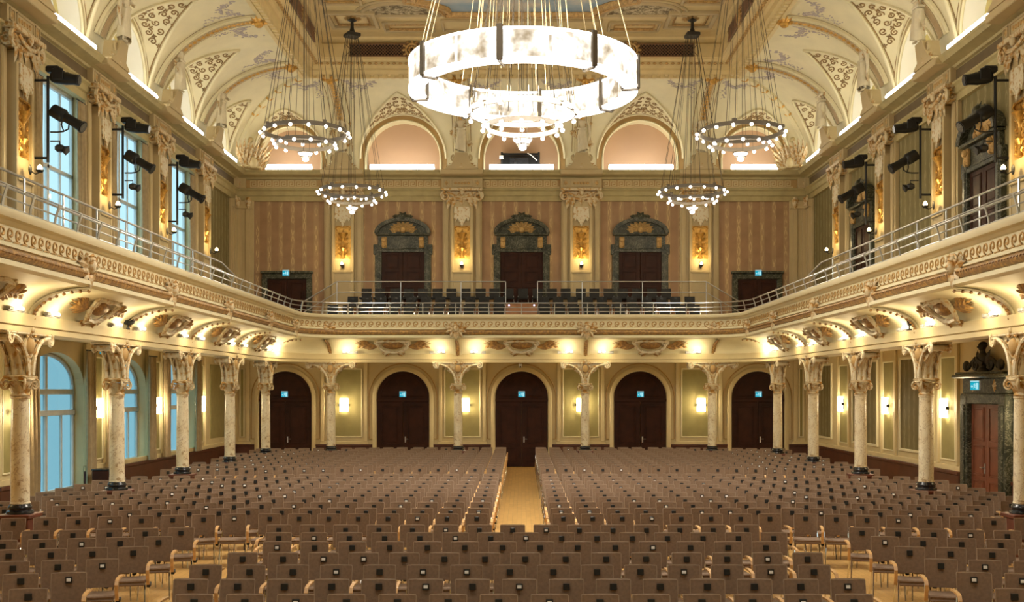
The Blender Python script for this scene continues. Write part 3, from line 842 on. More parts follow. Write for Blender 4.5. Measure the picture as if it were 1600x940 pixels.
# ------------------------------------------------------------------ columns
def spiral_tube(mb, c, ax, ay, r, turns, w, n=26, flip=1):
    P = []; R_ = []
    for i in range(n):
        t = i/(n-1); a = flip*turns*2*pi*t+pi/2; q = r*(1-.86*t)
        P.append(V(c)+V(ax)*(q*cos(a))+V(ay)*(q*sin(a))); R_.append(w*(1-.45*t))
    mb.tube(P, R_, 5)
def make_column():
    root = empty('column')
    b = MB(); b.bbox(-.29,.29,-.29,.29,0,.12,.015); b.bbox(-.25,.25,-.25,.25,.12,.74,.012); b.bbox(-.29,.29,-.29,.29,.74,.82,.015)
    b.build('plinth', M['plinth_wood'], root)
    b = MB(); b.lathe([(.0,.82),(.235,.82),(.235,.845),(.225,.87),(.19,.885),(.19,.905),(.205,.93),(.20,.955),(.18,.975),(.172,1.0),(.0,1.0)], n=24)
    b.build('base', M['black_gloss'], root)
    b = MB(); b.lathe([(.0,1.0),(.172,1.0),(.172,1.02),(.163,1.03),(.163,1.6),(.158,2.3),(.150,2.90),(.165,2.915),(.165,2.94),(0,2.94)], n=28)
    b.build('shaft', M['column_marble'], root)
    b = MB()      # capital with volutes
    b.lathe([(0,2.94),(.15,2.94),(.175,2.965),(.15,2.985),(.135,3.02),(.16,3.12),(.20,3.2),(.20,3.22),(0,3.22)], n=20)
    for sx in (-1, 1):
        for sy in (-1, 1):
            c = (sx*.20, sy*.17, 3.16); spiral_tube(b, c, (sx*.85, sy*.5, 0), (0,0,1), .105, 1.8, .026, 24, -1)
        b.tube([(sx*.18, -.17, 3.27), (0, -.20, 3.24), (-sx*.18, -.17, 3.27)], .03, 6)
        b.tube([(sx*.20, -.17, 3.28), (sx*.22, 0, 3.25), (sx*.20, .17, 3.28)], .03, 6)
    for k in range(8):
        a = k*pi/4+.39; b.leaf((.13*cos(a), .13*sin(a), 2.98), (cos(a)*.3, sin(a)*.3, 1), (cos(a), sin(a), 0), .2, .055, -.9, 6, 2)
    b.bbox(-.25,.25,-.21,.21,3.27,3.325,.015)
    b.build('capital', M['stucco'], root)
    b = MB()      # spreading bracket above the capital
    cur = [(.09+.66*(1-cos(a))**1.05, 3.325+.70*sin(a)) for a in [i/12*pi/2 for i in range(13)]]
    poly = [(-x, z) for x, z in reversed(cur)] + [(x, z) for x, z in cur] + [(.80, 4.10), (-.80, 4.10)]
    b.prism(poly, lambda x, z: (x, -.13, z), lambda x, z: (x, .13, z))
    for s in (-1, 1):
        for y in (-.19, -.065, .065, .19): b.tube([(s*x, y, z) for x, z in cur], .042, 6)
        for y in (-.20, .20): spiral_tube(b, (s*.80, y, 3.985), (s, 0, 0), (0,0,1), .125, 1.7, .032, 26, -1)
        b.tube([(s*.80, -.2, 3.985), (s*.80, .2, 3.985)], .07, 8)
    b.bbox(-.95,.95,-.22,.22,4.06,4.105,.012)
    b.build('bracket', M['stucco_light'], root)
    b = MB()      # carved leaves and medallion on both faces
    for sy in (-1, 1):
        y = sy*.15; up = (0, sy, .15)
        b.tube([(.165*cos(k*pi/9), sy*.16, 3.86+.20*sin(k*pi/9)) for k in range(18)], .028, 5, True)
        for s in (-1, 1):
            b.leaf((s*.12, y, 3.72), (s*1, 0, .55), up, .42, .09, .7, 8, 3); b.leaf((s*.16, y, 3.9), (s*1, 0, .15), up, .40, .07, .7, 8, 3)
            b.leaf((s*.05, y, 3.40), (s*.35, 0, 1), up, .36, .06, .8, 8, 3); b.leaf((s*.03, y, 3.36), (s*.12, sy*.2, 1), up, .34, .055, .8, 8, 3)
            b.leaf((s*.3, y, 3.98), (s*1, 0, -.2), up, .3, .06, .5, 6, 2)
            spiral_tube(b, (s*.13, sy*.20, 4.08), (s, 0, 0), (0,0,1), .075, 1.4, .022, 18, -1)
        b.leaf((0, sy*.2, 4.05), (0, sy*.1, 1), up, .20, .08, -.5, 6, 2); b.ell((0, sy*.22, 4.15), (.05, .05, .06), 8, 6)
        for k in range(7): b.leaf((0, y, 3.66), (sin((k-3)*.5), 0, -cos((k-3)*.5)), up, .2, .04, .6, 5, 2)
    b.build('carving', M['stucco'], root)
    for sy in (-1, 1):
        b = MB(); b.ell((0, sy*.17, 3.86), (.12, .08, .155), 12, 8); b.build('medallion', M['ochre'], root)
    return root
POS = {'left': ['behind the nearest rows', 'second from the stage', 'third from the stage', 'fourth from the stage', 'at the rear corner'], }
proto_col = make_column()
first = True
def place(proto, used, **k):
    if not used[0]:
        used[0] = True
        if 'loc' in k: proto.location = k['loc']
        if 'rz' in k: proto.rotation_euler = (0, 0, k['rz'])
        if 'label' in k: proto['label'] = k['label']
        if 'group' in k: proto['group'] = k['group']
        if 'scale' in k: proto.scale = k['scale']
        return proto
    return dup(proto, **k)
used = [False]; proto_col['category'] = 'column'; proto_col['kind'] = 'thing'
BPOS = ['outer left', 'inner left', 'inner right', 'outer right']
for i, x in enumerate(BX):
    place(proto_col, used, loc=(x, YB, 0), rz=0, label='veined cream marble column under the back gallery, %s of four' % BPOS[i], group='marble gallery columns')
for side in ('left', 'right'):
    for k in range(5):
        w = ['at the rear corner', 'fourth from the stage', 'third from the stage', 'second from the stage', 'nearest the stage'][k]
        place(proto_col, used, loc=((-CX if side == 'left' else CX), YC[k], 0), rz=facing(side),
              label='veined marble column under the %s gallery, %s' % (side, w), group='marble gallery columns')

# ------------------------------------------------------------------ wall fittings, all built facing -y at the wall plane
def make_sconce():
    r = empty('wall_lamp'); r['category'] = 'wall lamp'
    b = MB(); b.bbox(-.10,.10,-.03,0,-.18,.18,.01); b.bbox(-.23,.23,-.07,-.03,-.03,.03,.008); b.build('back_plate', M['black_metal'], r)
    b = MB(); b.loft([[(.17*cos(a), -.05-.14*sin(a), z) for a in [i/8*pi for i in range(9)]] for z in (-.26,-.25,.25,.26)], False, False); b.build('glass_shade', M['sconce_lit'], r)
    for s in (-1, 1):
        b = MB(); b.bbox(s*.19-.012, s*.19+.012, -.12, -.03, -.05, .05, .005); b.build('clip', M['black_metal'], r)
    return r
us = [False]; pr = make_sconce(); SCONCES = []
for i, x in enumerate((-7.1, -2.25, 2.37, 7.18)):
    place(pr, us, loc=(x, YW-.03, 2.48), rz=0, label='glowing glass wall lamp on back wall below gallery, %s of four' % BPOS[i], group='lower wall lamps'); SCONCES.append((x, YW-.3, 2.48))
for side in ('left', 'right'):
    for k in range(5):
        w = ['at the rear corner', 'third from the stage', 'second from the stage', 'nearest visible to the stage', ''][k]
        if k == 4:
            if side == 'right': continue
            w = 'partly behind the nearest column'
        p = on_wall(side, YC[k]+.05, .03, 2.58); place(pr, us, loc=p, rz=facing(side), label='glowing glass wall lamp under %s gallery, %s' % (side, w), group='lower wall lamps')
        SCONCES.append(on_wall(side, YC[k]+.05, .3, 2.58))

def make_candle():
    r = empty('candle_sconce'); r['category'] = 'wall lamp'
    b = MB(); b.ell((0,-.02,-.02), (.07,.03,.12), 10, 6); b.tube([(0,-.03,-.05),(0,-.14,-.12),(0,-.24,-.08)], .014, 6); b.build('arm', M['iron'], r)
    b = MB(); b.lathe([(0,-.09),(.05,-.085),(.085,-.05),(.09,-.03),(.0,-.03)], (0,-.24,0), 14); b.build('drip_cup', M['iron'], r)
    b = MB(); b.lathe([(0,-.03),(.05,-.03),(.06,.02),(.045,.06),(.02,.09),(0,.10)], (0,-.24,0), 14); b.build('lit_shade', M['candle_lit'], r)
    return r
us = [False]; pr = make_candle(); CANDLES = []
for i, x in enumerate(BX):
    place(pr, us, loc=(x, YW-.32, 8.05), rz=0, label='small lit sconce on gilded pilaster of back wall, %s' % BPOS[i], group='pilaster sconces'); CANDLES.append((x, YW-.60, 8.28))
for side in ('left', 'right'):
    for k in range(4):
        w = ['rear corner', 'third from the stage', 'second from the stage', 'nearest the stage'][k]
        place(pr, us, loc=on_wall(side, YC[k], .40, 8.05), rz=facing(side), label='small lit sconce on gilded %s gallery pilaster, %s' % (side, w), group='pilaster sconces')
        CANDLES.append(on_wall(side, YC[k], .66, 8.28))

def make_exit():
    r = empty('exit_sign'); r['category'] = 'exit sign'; r.scale = (.85, .85, .85)
    b = MB(); b.bbox(-.16,.16,-.07,0,-.13,.15,.008); b.build('housing', M['grey_plastic'], r)
    b = MB(); b.add([(-.15,-.072,-.12),(.15,-.072,-.12),(.15,-.072,.10),(-.15,-.072,.10)], [(0,1,2,3)]); b.build('lit_face', M['sign_lit'], r, 0)
    b = MB(); y = -.076
    def q(*p): b.add([(u, y, z) for u, z in p], [tuple(range(len(p)))])
    q((.04,-.10),(.12,-.10),(.12,.08),(.04,.08))                       # doorway
    q((-.13,-.02),(-.09,.03),(-.09,0),(-.05,0),(-.05,-.04),(-.09,-.04),(-.09,-.07))   # arrow
    b.ell((.0,-.075,.06), (.016,.004,.016), 8, 5)
    q((-.02,.045),(.012,.045),(.016,-.02),(-.016,-.02)); q((-.016,-.02),(.016,-.02),(.03,-.06),(.012,-.06)); q((-.016,-.02),(0,-.02),(-.03,-.09),(-.045,-.085))
    q((.01,.04),(.012,.02),(.04,.0),(.04,.016)); q((-.02,.045),(-.018,.025),(-.045,.01),(-.045,.026))
    q((-.15,.115),(.15,.115),(.15,.145),(-.15,.145))
    b.build('pictogram', M['sign_white'], r, 0)
    return r
us = [False]; pr = make_exit()
for x, w in ((-9.45, 'leftmost arched door below gallery'), (-S, 'arched door left of the centre door'), (0, 'central arched door at the aisle end'), (S, 'arched door right of the centre door'), (9.45, 'rightmost arched door below gallery')):
    place(pr, us, loc=(x, YW-.14, 2.90), rz=0, label='lit turquoise exit sign on the ' + w, group='exit signs')
for x, w in ((-9.38, 'left'), (9.42, 'right')):
    place(pr, us, loc=(x, YW-.24, 7.72), rz=0, label='lit turquoise exit sign above small upper door, back gallery %s end' % w, group='exit signs')
place(pr, us, loc=on_wall('left', 28.6, .55, 4.12), rz=.35, label='lit exit sign hanging above the left curtained window', group='exit signs')
place(pr, us, loc=on_wall('right', 26.7, .34, 3.17), rz=facing('right')+.5, label='lit exit sign over the marble framed right door', group='exit signs')

# ------------------------------------------------------------------ doors
def panel_leaf(mb, x0, x1, z0, z1, y, splits, t=.05):
    mb.bbox(x0, x1, y-t, y, z0, z1, .01)
    w = x1-x0; m = w*.16
    for a, c in splits:
        fz0, fz1 = z0+(z1-z0)*a, z0+(z1-z0)*c
        for (u0, u1, h0, h1) in ((x0+m, x0+m+.03, fz0, fz1), (x1-m-.03, x1-m, fz0, fz1), (x0+m, x1-m, fz0, fz0+.03), (x0+m, x1-m, fz1-.03, fz1)):
            mb.bbox(u0, u1, y-t-.022, y-t+.002, h0, h1, .006)
        mb.bbox(x0+m+.07, x1-m-.07, y-t-.014, y-t+.002, fz0+.07, fz1-.07, .01)
def make_arch_door():
    r = empty('door_1'); r['kind'] = 'structure'
    hw, zs = 1.05, 2.77
    b = MB()      # casing
    out = [(1.22*cos(a), zs+1.22*sin(a)) for a in [pi*i/24 for i in range(25)]]; inn = [(hw*cos(a), zs+hw*sin(a)) for a in [pi*i/24 for i in range(25)]]
    O = [(1.22, 0)] + out + [(-1.22, 0)]; I = [(hw, 0)] + inn + [(-hw, 0)]
    b.loft([[(o[0], 0, o[1]), (o[0], -.12, o[1]), (o[0]*.97, -.14, zs+(o[1]-zs)*.97), (i[0]*1.03, -.14, zs+(i[1]-zs)*1.03), (i[0], -.10, i[1]), (i[0], 0, i[1])] for o, i in zip(O, I)], False, False)
    b.build('casing', M['cream'], r, 50)
    b = MB(); O2 = [(1.36, 1.12)] + [(1.36*cos(a), zs+1.36*sin(a)) for a in [pi*i/24 for i in range(25)]] + [(-1.36, 1.12)]
    b.tube([(x, -.05, z) for x, z in O2], .025, 6); b.tube([(1.24,-.05,1.12),(1.36,-.05,1.12)], .025, 6); b.tube([(-1.24,-.05,1.12),(-1.36,-.05,1.12)], .025, 6)
    b.build('outer_moulding', M['ochre'], r)
    b = MB(); P = [(-hw+.01, zs-.02)] + [(hw*.995*cos(pi-a), zs+hw*.995*sin(pi-a)) for a in [pi*i/24 for i in range(25)]] + [(hw-.01, zs-.02)]
    b.prism([(-hw+.01, 2.70)] + P + [(hw-.01, 2.70)], lambda x, z: (x, -.06, z), lambda x, z: (x, -.01, z))
    b.bbox(-hw, hw, -.10, -.01, 2.60, 2.74, .012)
    Q = [(.82*hw*cos(a), zs+.06+.82*hw*sin(a)) for a in [pi*i/20 for i in range(21)]]
    b.tube([(x, -.065, z) for x, z in Q], .02, 5, True)
    b.build('fanlight_panel', M['dark_wood'], r)
    for s in (-1, 1):
        b = MB(); x0, x1 = (-hw+.01, -.004) if s < 0 else (.004, hw-.01)
        panel_leaf(b, x0, x1, .01, 2.60, -.01, ((.05, .30), (.35, .94)))
        d = b.build('door_leaf', M['dark_wood'], r)
        if s > 0:
            h = MB(); h.bbox(.07,.12,-.075,-.06,.98,1.22,.004); h.tube([(.095,-.075,1.12),(.095,-.12,1.12),(.22,-.12,1.12)], .012, 6); h.build('door_handle', M['steel'], d)
    return r
us = [False]; pr = make_arch_door()
for i, x in enumerate(DX):
    d = place(pr, us, loc=(x, YW, 0), rz=0)
    d.name = 'door_%d' % (i+1)

def pediment_parts(r, z0, zt):
    """green marble door surround with a segmental pediment"""
    h = zt-z0
    for s in (-1, 1):
        b = MB(); x0, x1 = (-.85, -.004) if s < 0 else (.004, .85)
        panel_leaf(b, x0, x1, z0, zt, -.02, ((.04, .42), (.48, .68), (.72, .97)))
        b.build('door_leaf', M['dark_wood'], r)
    b = MB()
    for s in (-1, 1):
        b.bbox(min(s*.85, s*1.12), max(s*.85, s*1.12), -.16, 0, z0, zt+.30, .02); b.bbox(min(s*.90, s*1.05), max(s*.90, s*1.05), -.19, 0, z0+.3, zt+.1, .015)
        b.bbox(min(s*.95, s*1.18), max(s*.95, s*1.18), -.17, 0, zt-.1, zt+.30, .02)
    b.bbox(-1.10, 1.10, -.15, 0, zt, zt+.12, .015); b.bbox(-1.0, 1.0, -.13, 0, zt+.12, zt+.66, .015)
    b.bbox(-1.08, 1.08, -.28, 0, zt+.66, zt+.74, .02)
    b.build('marble_surround', M['green_marble'], r)
    b = MB(); zc = zt+.74
    arc = [(1.12*cos(a), zc+.62*sin(a)) for a in [pi*i/20 for i in range(21)]]; inn = [(.97*cos(a), zc+.48*sin(a)) for a in [pi*i/20 for i in range(21)]]
    b.loft([[(o[0], 0, o[1]), (o[0], -.33, o[1]), (i[0], -.30, i[1]), (i[0], 0, i[1])] for o, i in zip(arc, inn)], False, False)
    b.prism([(x, z) for x, z in inn], lambda x, z: (x, -.10, z), lambda x, z: (x, 0, z))
    b.build('pediment', M['green_marble'], r, 50)
    b = MB(); up = (0,-1,0)
    for k in range(9):
        a = pi*(k+.5)/9; b.leaf((.1*cos(a), -.13, zc+.12+.08*sin(a)), (cos(a)*1.3, 0, sin(a)*.7), up, .42+.35*abs(cos(a)), .10, .8, 7, 3)
    b.ell((0,-.16,zc+.16), (.13,.10,.15), 10, 6)
    for s in (-1, 1):
        spiral_tube(b, (s*.35,-.14,zc+.10), (s,0,0), (0,0,1), .10, 1.5, .03, 18, -1)
        b.bbox(s*.74-.10, s*.74+.10, -.24, -.12, zt+.16, zt+.60, .03); b.ell((s*.74,-.25,zt+.48), (.11,.08,.10), 8, 6); b.ell((s*.74,-.24,zt+.24), (.08,.06,.07), 8, 6)
        b.leaf((s*.74,-.24,zt+.42), (0,-.2,-1), up, .3, .09, .5, 6, 2)
    b.build('gilded_carving', M['tan_gold'], r)
    b = MB(); b.ell((0,-.24,zc+.64), (.16,.12,.14), 10, 6)
    for s in (-1, 1):
        b.leaf((s*.05,-.24,zc+.60), (s*1,0,.25), up, .42, .11, .9, 7, 3); b.leaf((s*.02,-.22,zc+.66), (s*.5,0,1), up, .24, .08, .8, 6, 2)
    b.build('crest', M['green_marble'], r)
n = 6
for x in (-S, 0, S):
    r = empty('door_%d' % n, (x, YW, 0)); r['kind'] = 'structure'; pediment_parts(r, 6.2, 8.58); n += 1
for a in (BAY[3], BAY[1]):
    r = empty('door_%d' % n, on_wall('right', a, 0, 0), facing('right')); r['kind'] = 'structure'; pediment_parts(r, 5.2, 8.58); n += 1
for x in (-9.38, 9.42):
    r = empty('door_%d' % n, (x, YW, 0)); r['kind'] = 'structure'; n += 1
    b = MB()
    for s in (-1, 1): b.bbox(min(s*.78, s*1.0), max(s*.78, s*1.0), -.16, 0, 5.15, 7.52, .02)
    b.bbox(-.99, .99, -.15, 0, 7.5, 7.72, .02); b.bbox(-1.04, 1.04, -.22, 0, 7.72, 7.82, .02); b.build('marble_surround', M['green_marble'], r)
    for s in (-1, 1):
        b = MB(); panel_leaf(b, *((-.78, -.004) if s < 0 else (.004, .78)), 5.15, 7.5, -.02, ((.05, .45), (.5, .95))); b.build('door_leaf', M['dark_wood'], r)
# lower right door with a bust above
r = empty('door_%d' % n, on_wall('right', 26.7, 0, 0), facing('right')); r['kind'] = 'structure'
for s in (-1, 1):
    b = MB(); panel_leaf(b, *((-.92, -.004) if s < 0 else (.004, .92)), .01, 2.72, -.03, ((.04, .30), (.34, .62), (.66, .97))); d = b.build('door_leaf', M['door_wood'], r)
    if s < 0:
        h = MB(); h.bbox(-.13,-.07,-.10,-.08,1.0,1.25,.004); h.tube([(-.10,-.10,1.15),(-.10,-.15,1.15),(-.25,-.15,1.15)], .014, 6); h.build('door_handle', M['steel'], d)
b = MB()
for s in (-1, 1): b.bbox(min(s*.92, s*1.32), max(s*.92, s*1.32), -.22, 0, 0, 2.95, .03); b.bbox(min(s*1.0, s*1.2), max(s*1.0, s*1.2), -.26, 0, .4, 2.7, .02)
b.bbox(-1.30, 1.30, -.205, 0, 2.72, 2.98, .02); b.bbox(-1.25, 1.25, -.17, 0, 2.97, 3.36, .02); b.bbox(-1.48, 1.48, -.38, 0, 3.36, 3.46, .03); b.bbox(-1.4, 1.4, -.32, 0, 3.46, 3.52, .02)
b.build('marble_surround', M['green_marble'], r)
b = MB()
for s in (-1, 1):
    for k in range(5): b.leaf((s*.55, -.18, 3.17), (s*cos(k*.5-1), 0, sin(k*.5-1)), (0,-1,0), .3, .06, .8, 6, 2)
b.build('carving', M['stucco'], r)
bust = empty('bust_sculpture', on_wall('right', 26.7, .18, 3.53), facing('right')); bust.scale = (.9, .9, .88); tag(bust, 'dark bust between scrolls on top of the right marble door surround', 'sculpture')
b = MB(); b.lathe([(0,0),(.16,0),(.14,.06),(.09,.1),(.1,.16),(0,.16)], n=14); b.build('socle', M['iron'], bust)
b = MB(); b.ell((0,0,.34), (.25,.15,.2), 12, 8); b.tube([(0,0,.42),(0,-.01,.6)], [.10,.075], 8); b.ell((0,-.02,.68), (.095,.115,.135), 12, 8); b.ell((0,-.135,.67), (.02,.03,.035), 6, 4); b.ell((0,.01,.73), (.11,.12,.10), 10, 6)
b.tube([(-.2,-.05,.45),(0,-.16,.33),(.2,-.08,.2)], .05, 6); b.build('figure', M['iron'], bust)
for s in (-1, 1):
    b = MB()
    spiral_tube(b, (s*.45,0,.18), (s,0,0), (0,0,1), .18, 1.5, .06, 24, -1); b.tube([(s*.45,0,.36),(s*.7,0,.28),(s*.95,0,.10)], [.07,.05,.06], 6); b.ell((s*1.1,0,.16), (.13,.1,.16), 8, 6); b.leaf((s*.25,-.04,.2), (s*.4,0,1), (0,-1,0), .45, .12, .6, 7, 3)
    b.build('scroll_work', M['iron'], bust)

# ------------------------------------------------------------------ pilasters of the upper hall
def make_pilaster():
    r = empty('trim_6'); r['kind'] = 'structure'
    b = MB()
    b.bbox(-.78,.78,-.10,0,5.15,10.62,.01); b.bbox(-.72,-.54,-.16,0,5.15,10.62,.012); b.bbox(.54,.72,-.16,0,5.15,10.62,.012)
    b.bbox(-.44,-.33,-.32,0,5.15,10.40,.012); b.bbox(.33,.44,-.32,0,5.15,10.40,.012); b.bbox(-.425,.425,-.30,0,9.95,10.61,.012); b.bbox(-.425,.425,-.30,0,5.16,7.85,.012)
    b.bbox(-.36,.36,-.24,0,7.85,9.95,.01)
    b.bbox(-.80,.80,-.30,0,5.15,5.75,.02)
    b.bbox(-.40,.40,-.35,-.2,7.72,7.82,.02)
    b.build('pilaster_shaft', M['pilaster_tan'], r)
    b = MB(); up = (0,-1,0)      # capital: volutes, drops, garland
    b.bbox(-.60,.60,-.38,0,10.62,10.74,.02); b.bbox(-.82,.82,-.44,0,10.98,11.10,.02); b.bbox(-.62,.62,-.30,0,10.74,10.98,.02)
    for s in (-1, 1):
        spiral_tube(b, (s*.66,-.36,10.78), (s,0,0), (0,0,1), .19, 1.7, .055, 26, -1); spiral_tube(b, (s*.74,-.22,10.78), (0,-1,0), (0,0,1), .17, 1.7, .05, 22, -1)
        b.leaf((s*.3,-.36,10.70), (s*.25,-.2,-1), up, .42, .10, .6, 7, 3); b.leaf((s*.5,-.36,10.74), (s*.15,-.1,-1), up, .5, .09, .6, 7, 3)
        b.tube([(s*.5,-.38,10.92),(s*.3,-.42,10.78),(0,-.42,10.72)], .05, 6)
    b.leaf((0,-.36,10.98), (0,-.1,-1), up, .62, .15, .6, 8, 3); b.ell((0,-.42,10.92), (.10,.08,.11), 10, 6)
    for s in (-1, 1): b.leaf((0,-.37,10.85), (s*.8,-.1,-.8), up, .36, .08, .6, 6, 2)
    b.build('capital', M['stucco'], r)
    b = MB()      # block in the frieze above
    b.bbox(-.82,.82,-.30,0,11.10,11.50,.015)
    for x0, x1 in ((-.42,.42), (-.74,-.5), (.5,.74)):
        for u0, u1, h0, h1 in ((x0,x1,11.16,11.19),(x0,x1,11.41,11.44),(x0,x0+.03,11.16,11.44),(x1-.03,x1,11.16,11.44)): b.bbox(u0,u1,-.33,-.29,h0,h1,.006)
    b.bbox(-.84,.84,-.70,0,11.58,11.78,.02)
    b.build('frieze_block', M['pilaster_tan'], r)
    b = MB()
    for k in range(5): b.ell((-.26+.13*k,-.30,11.30), (.06,.03,.06), 8, 5)
    for s in (-1, 1): b.add([(s*.62-.08,-.31,11.30),(s*.62,-.31,11.20),(s*.62+.08,-.31,11.30),(s*.62,-.31,11.40),(s*.62,-.34,11.30)], [(0,1,4),(1,2,4),(2,3,4),(3,0,4)])
    b.build('frieze_ornament', M['tan_gold'], r)
    b = MB()      # scalloped drop at the top of the panel
    pr_ = [(-.30,10.35),(.30,10.35),(.32,9.95),(.24,9.78),(.17,9.90),(.08,9.74),(0,9.58),(-.08,9.74),(-.17,9.90),(-.24,9.78),(-.32,9.95)]
    b.prism(pr_, lambda x, z: (x, -.34, z), lambda x, z: (x, -.29, z)); b.tube([(x,-.34,z) for x, z in pr_[2:]], .022, 5); b.build('scalloped_drop', M['stucco_light'], r)
    b = MB()      # gilded candelabrum relief
    z = 8.36
    b.add([(-.31,-.245,8.3),(.31,-.245,8.3),(.31,-.245,9.6),(-.31,-.245,9.6)], [(0,1,2,3)])
    b.lathe([(0,8.3),(.12,8.32),(.06,8.42),(.05,8.6),(.13,8.72),(.05,8.85),(.05,9.05),(.16,9.25),(.20,9.32),(.05,9.36),(0,9.5)], (0,-.25,0), 12)
    for zz, L in ((8.45,.24),(8.62,.28),(8.80,.26),(9.0,.28),(9.2,.26)):
        for s in (-1, 1):
            b.leaf((s*.03,-.27,zz), (s*1,0,.6), up, L, .07, .9, 6, 2); spiral_tube(b, (s*.2,-.28,zz-.03), (s,0,0), (0,0,1), .055, 1.3, .016, 14, 1)
    for s in (-1, 1): b.tube([(s*.22,-.28,9.40),(s*.30,-.28,9.5),(s*.22,-.28,9.58),(0,-.3,9.56)], .03, 6)
    b.build('gilded_relief', M['gold'], r)
    return r
us = [False]; pr = make_pilaster()
for x in BX: place(pr, us, loc=(x, YW, 0), rz=0)
for side in ('left', 'right'):
    for k in range(6): place(pr, us, loc=on_wall(side, YC[k], 0, 0), rz=facing(side))
for sx in (-1, 1):      # slim corner pilasters
    b = MB()
    for side in ('back', 'left' if sx < 0 else 'right'):
        f = (lambda a, o, z: (sx*(HW-a), YW-o, z)) if side == 'back' else (lambda a, o, z: (sx*(HW-o), YW-a, z))
        def bx2(a0, a1, o, z0, z1):
            p, q = f(a0, 0, 0), f(a1, o, 0); b.bbox(min(p[0],q[0]), max(p[0],q[0]), min(p[1],q[1]), max(p[1],q[1]), z0, z1, .012)
        bx2(.0, .80, .10, 5.15, 10.62); bx2(.12, .30, .16, 5.2, 10.3); bx2(.48, .66, .16, 5.2, 10.3); bx2(.05, .78, .22, 10.3, 10.62); bx2(0, .5, .28, 11.1, 11.5)
    t = struct(b.build('trim_7', M['pilaster_tan']))
    g = MB()
    for a in (.15, .6): g.leaf((sx*(HW-a), YW-.24, 10.75), (0,-.2,-1), (0,-1,0), .5, .14, .6, 7, 3); g.leaf((sx*(HW-.24), YW-a, 10.75), (-sx*.2,0,-1), (-sx,0,0), .5, .14, .6, 7, 3)
    g.ell((sx*(HW-.25), YW-.3, 11.3), (.08,.06,.1), 8, 6); g.build('capital', M['stucco'], t)
# narrow fluted casing strips beside the upper side windows and panels
for side, wo in (('left', wall_left), ('right', wall_right)):
    st = MB()
    for k in range(1, 5):
        for e in (BAY[k]-1.5, BAY[k]+1.5):
            s = 1 if e > BAY[k] else -1
            for i, (o, w) in enumerate(((.12, .05), (.08, .12), (.14, .17))):
                a0, a1 = e+s*(w-.05), e+s*w+s*.03
                q0, q1 = on_wall(side, a0, 0), on_wall(side, a1, o)
                st.bbox(min(q0[0],q1[0]), max(q0[0],q1[0]), min(a0,a1), max(a0,a1), 5.2, 10.62, .008)
    st.build('casing_strip', M['pilaster_tan'], wo)
# ------------------------------------------------------------------ ornaments of gallery and vault
# ribs of the gallery cove at each column
def gal_frame(x, y, nx, ny): return Matrix(((-ny, -nx, 0, x), (nx, -ny, 0, y), (0, 0, 1, 0), (0, 0, 0, 1)))
COLS = [(x, YB, 0, -1) for x in BX] + [(-CX, y, 1, 0) for y in YC[:6]] + [(CX, y, -1, 0) for y in YC[:6]]
b = MB(); g = MB()
for x, y, nx, ny in COLS:
    for mb, w, l in ((b, .16, .04), (g, .07, .07)):
        mb.loft([[(x-ny*s*w+nx*(o-l*cos(a)*0+l*.5), y+nx*s*w+ny*(o+l*.5), z-l) for s in (-1, 1)] for (o, z), a in zip(cove, [i/10*pi/2 for i in range(11)])], False, False)
    for i, (o, z) in enumerate(cove):
        g.ell((x+nx*(o+.05), y+ny*(o+.05), z-.07), .034, 6, 4)
b.build('cove_rib', M['cream_light'], gal, 50); g.build('rib_ornament', M['gilt_leaf'], gal)

def make_mask():
    r = empty('mask_ornament'); r['category'] = 'ornament'
    b = MB(); up = (0,-1,0)
    b.ell((0,-.10,.02), (.11,.10,.15), 12, 8); b.ell((0,-.20,0), (.022,.03,.035), 6, 4); b.ell((-.045,-.175,.05), (.02,.015,.014), 6, 4); b.ell((.045,-.175,.05), (.02,.015,.014), 6, 4); b.ell((0,-.185,-.065), (.035,.02,.014), 6, 4)
    b.build('face', M['stucco'], r)
    b = MB()
    b.ell((0,-.08,.14), (.13,.10,.08), 10, 6)
    for s in (-1, 1):
        for k, (dx, dz, L) in enumerate(((1,.75,.34),(1,.25,.38),(1,-.25,.32),(.6,-1,.30))): b.leaf((s*.08,-.08,.02-.03*k), (s*dx,-.1,dz), up, L, .085, .9, 7, 3)
        spiral_tube(b, (s*.17,-.10,.14), (s,0,0), (0,0,1), .07, 1.4, .024, 16, -1)
    b.leaf((0,-.1,-.1), (0,-.1,-1), up, .30, .10, .6, 7, 3); b.leaf((0,-.1,.16), (0,-.5,1), up, .13, .09, .8, 6, 2)
    b.build('leaf_crown', M['stucco'], r)
    return r
us = [False]; pr = make_mask()
LB = ['outer left', 'inner left', 'inner right', 'outer right']
for i, x in enumerate(BX): place(pr, us, loc=(x, YB-1.20, 5.28), rz=0, label='gilded mask with leaves on back gallery parapet, %s' % LB[i], group='parapet masks')
LS = ['at the rear curve', 'fourth from the stage', 'third from the stage', 'second from the stage', 'nearest the stage']
for side in ('left', 'right'):
    for k in range(5):
        y = 37.85 if k == 0 else YC[k]; x = CX-1.20
        place(pr, us, loc=(-x if side == 'left' else x, y, 5.28), rz=facing(side), label='gilded mask with leaves on %s gallery parapet, %s' % (side, LS[k]), group='parapet masks')

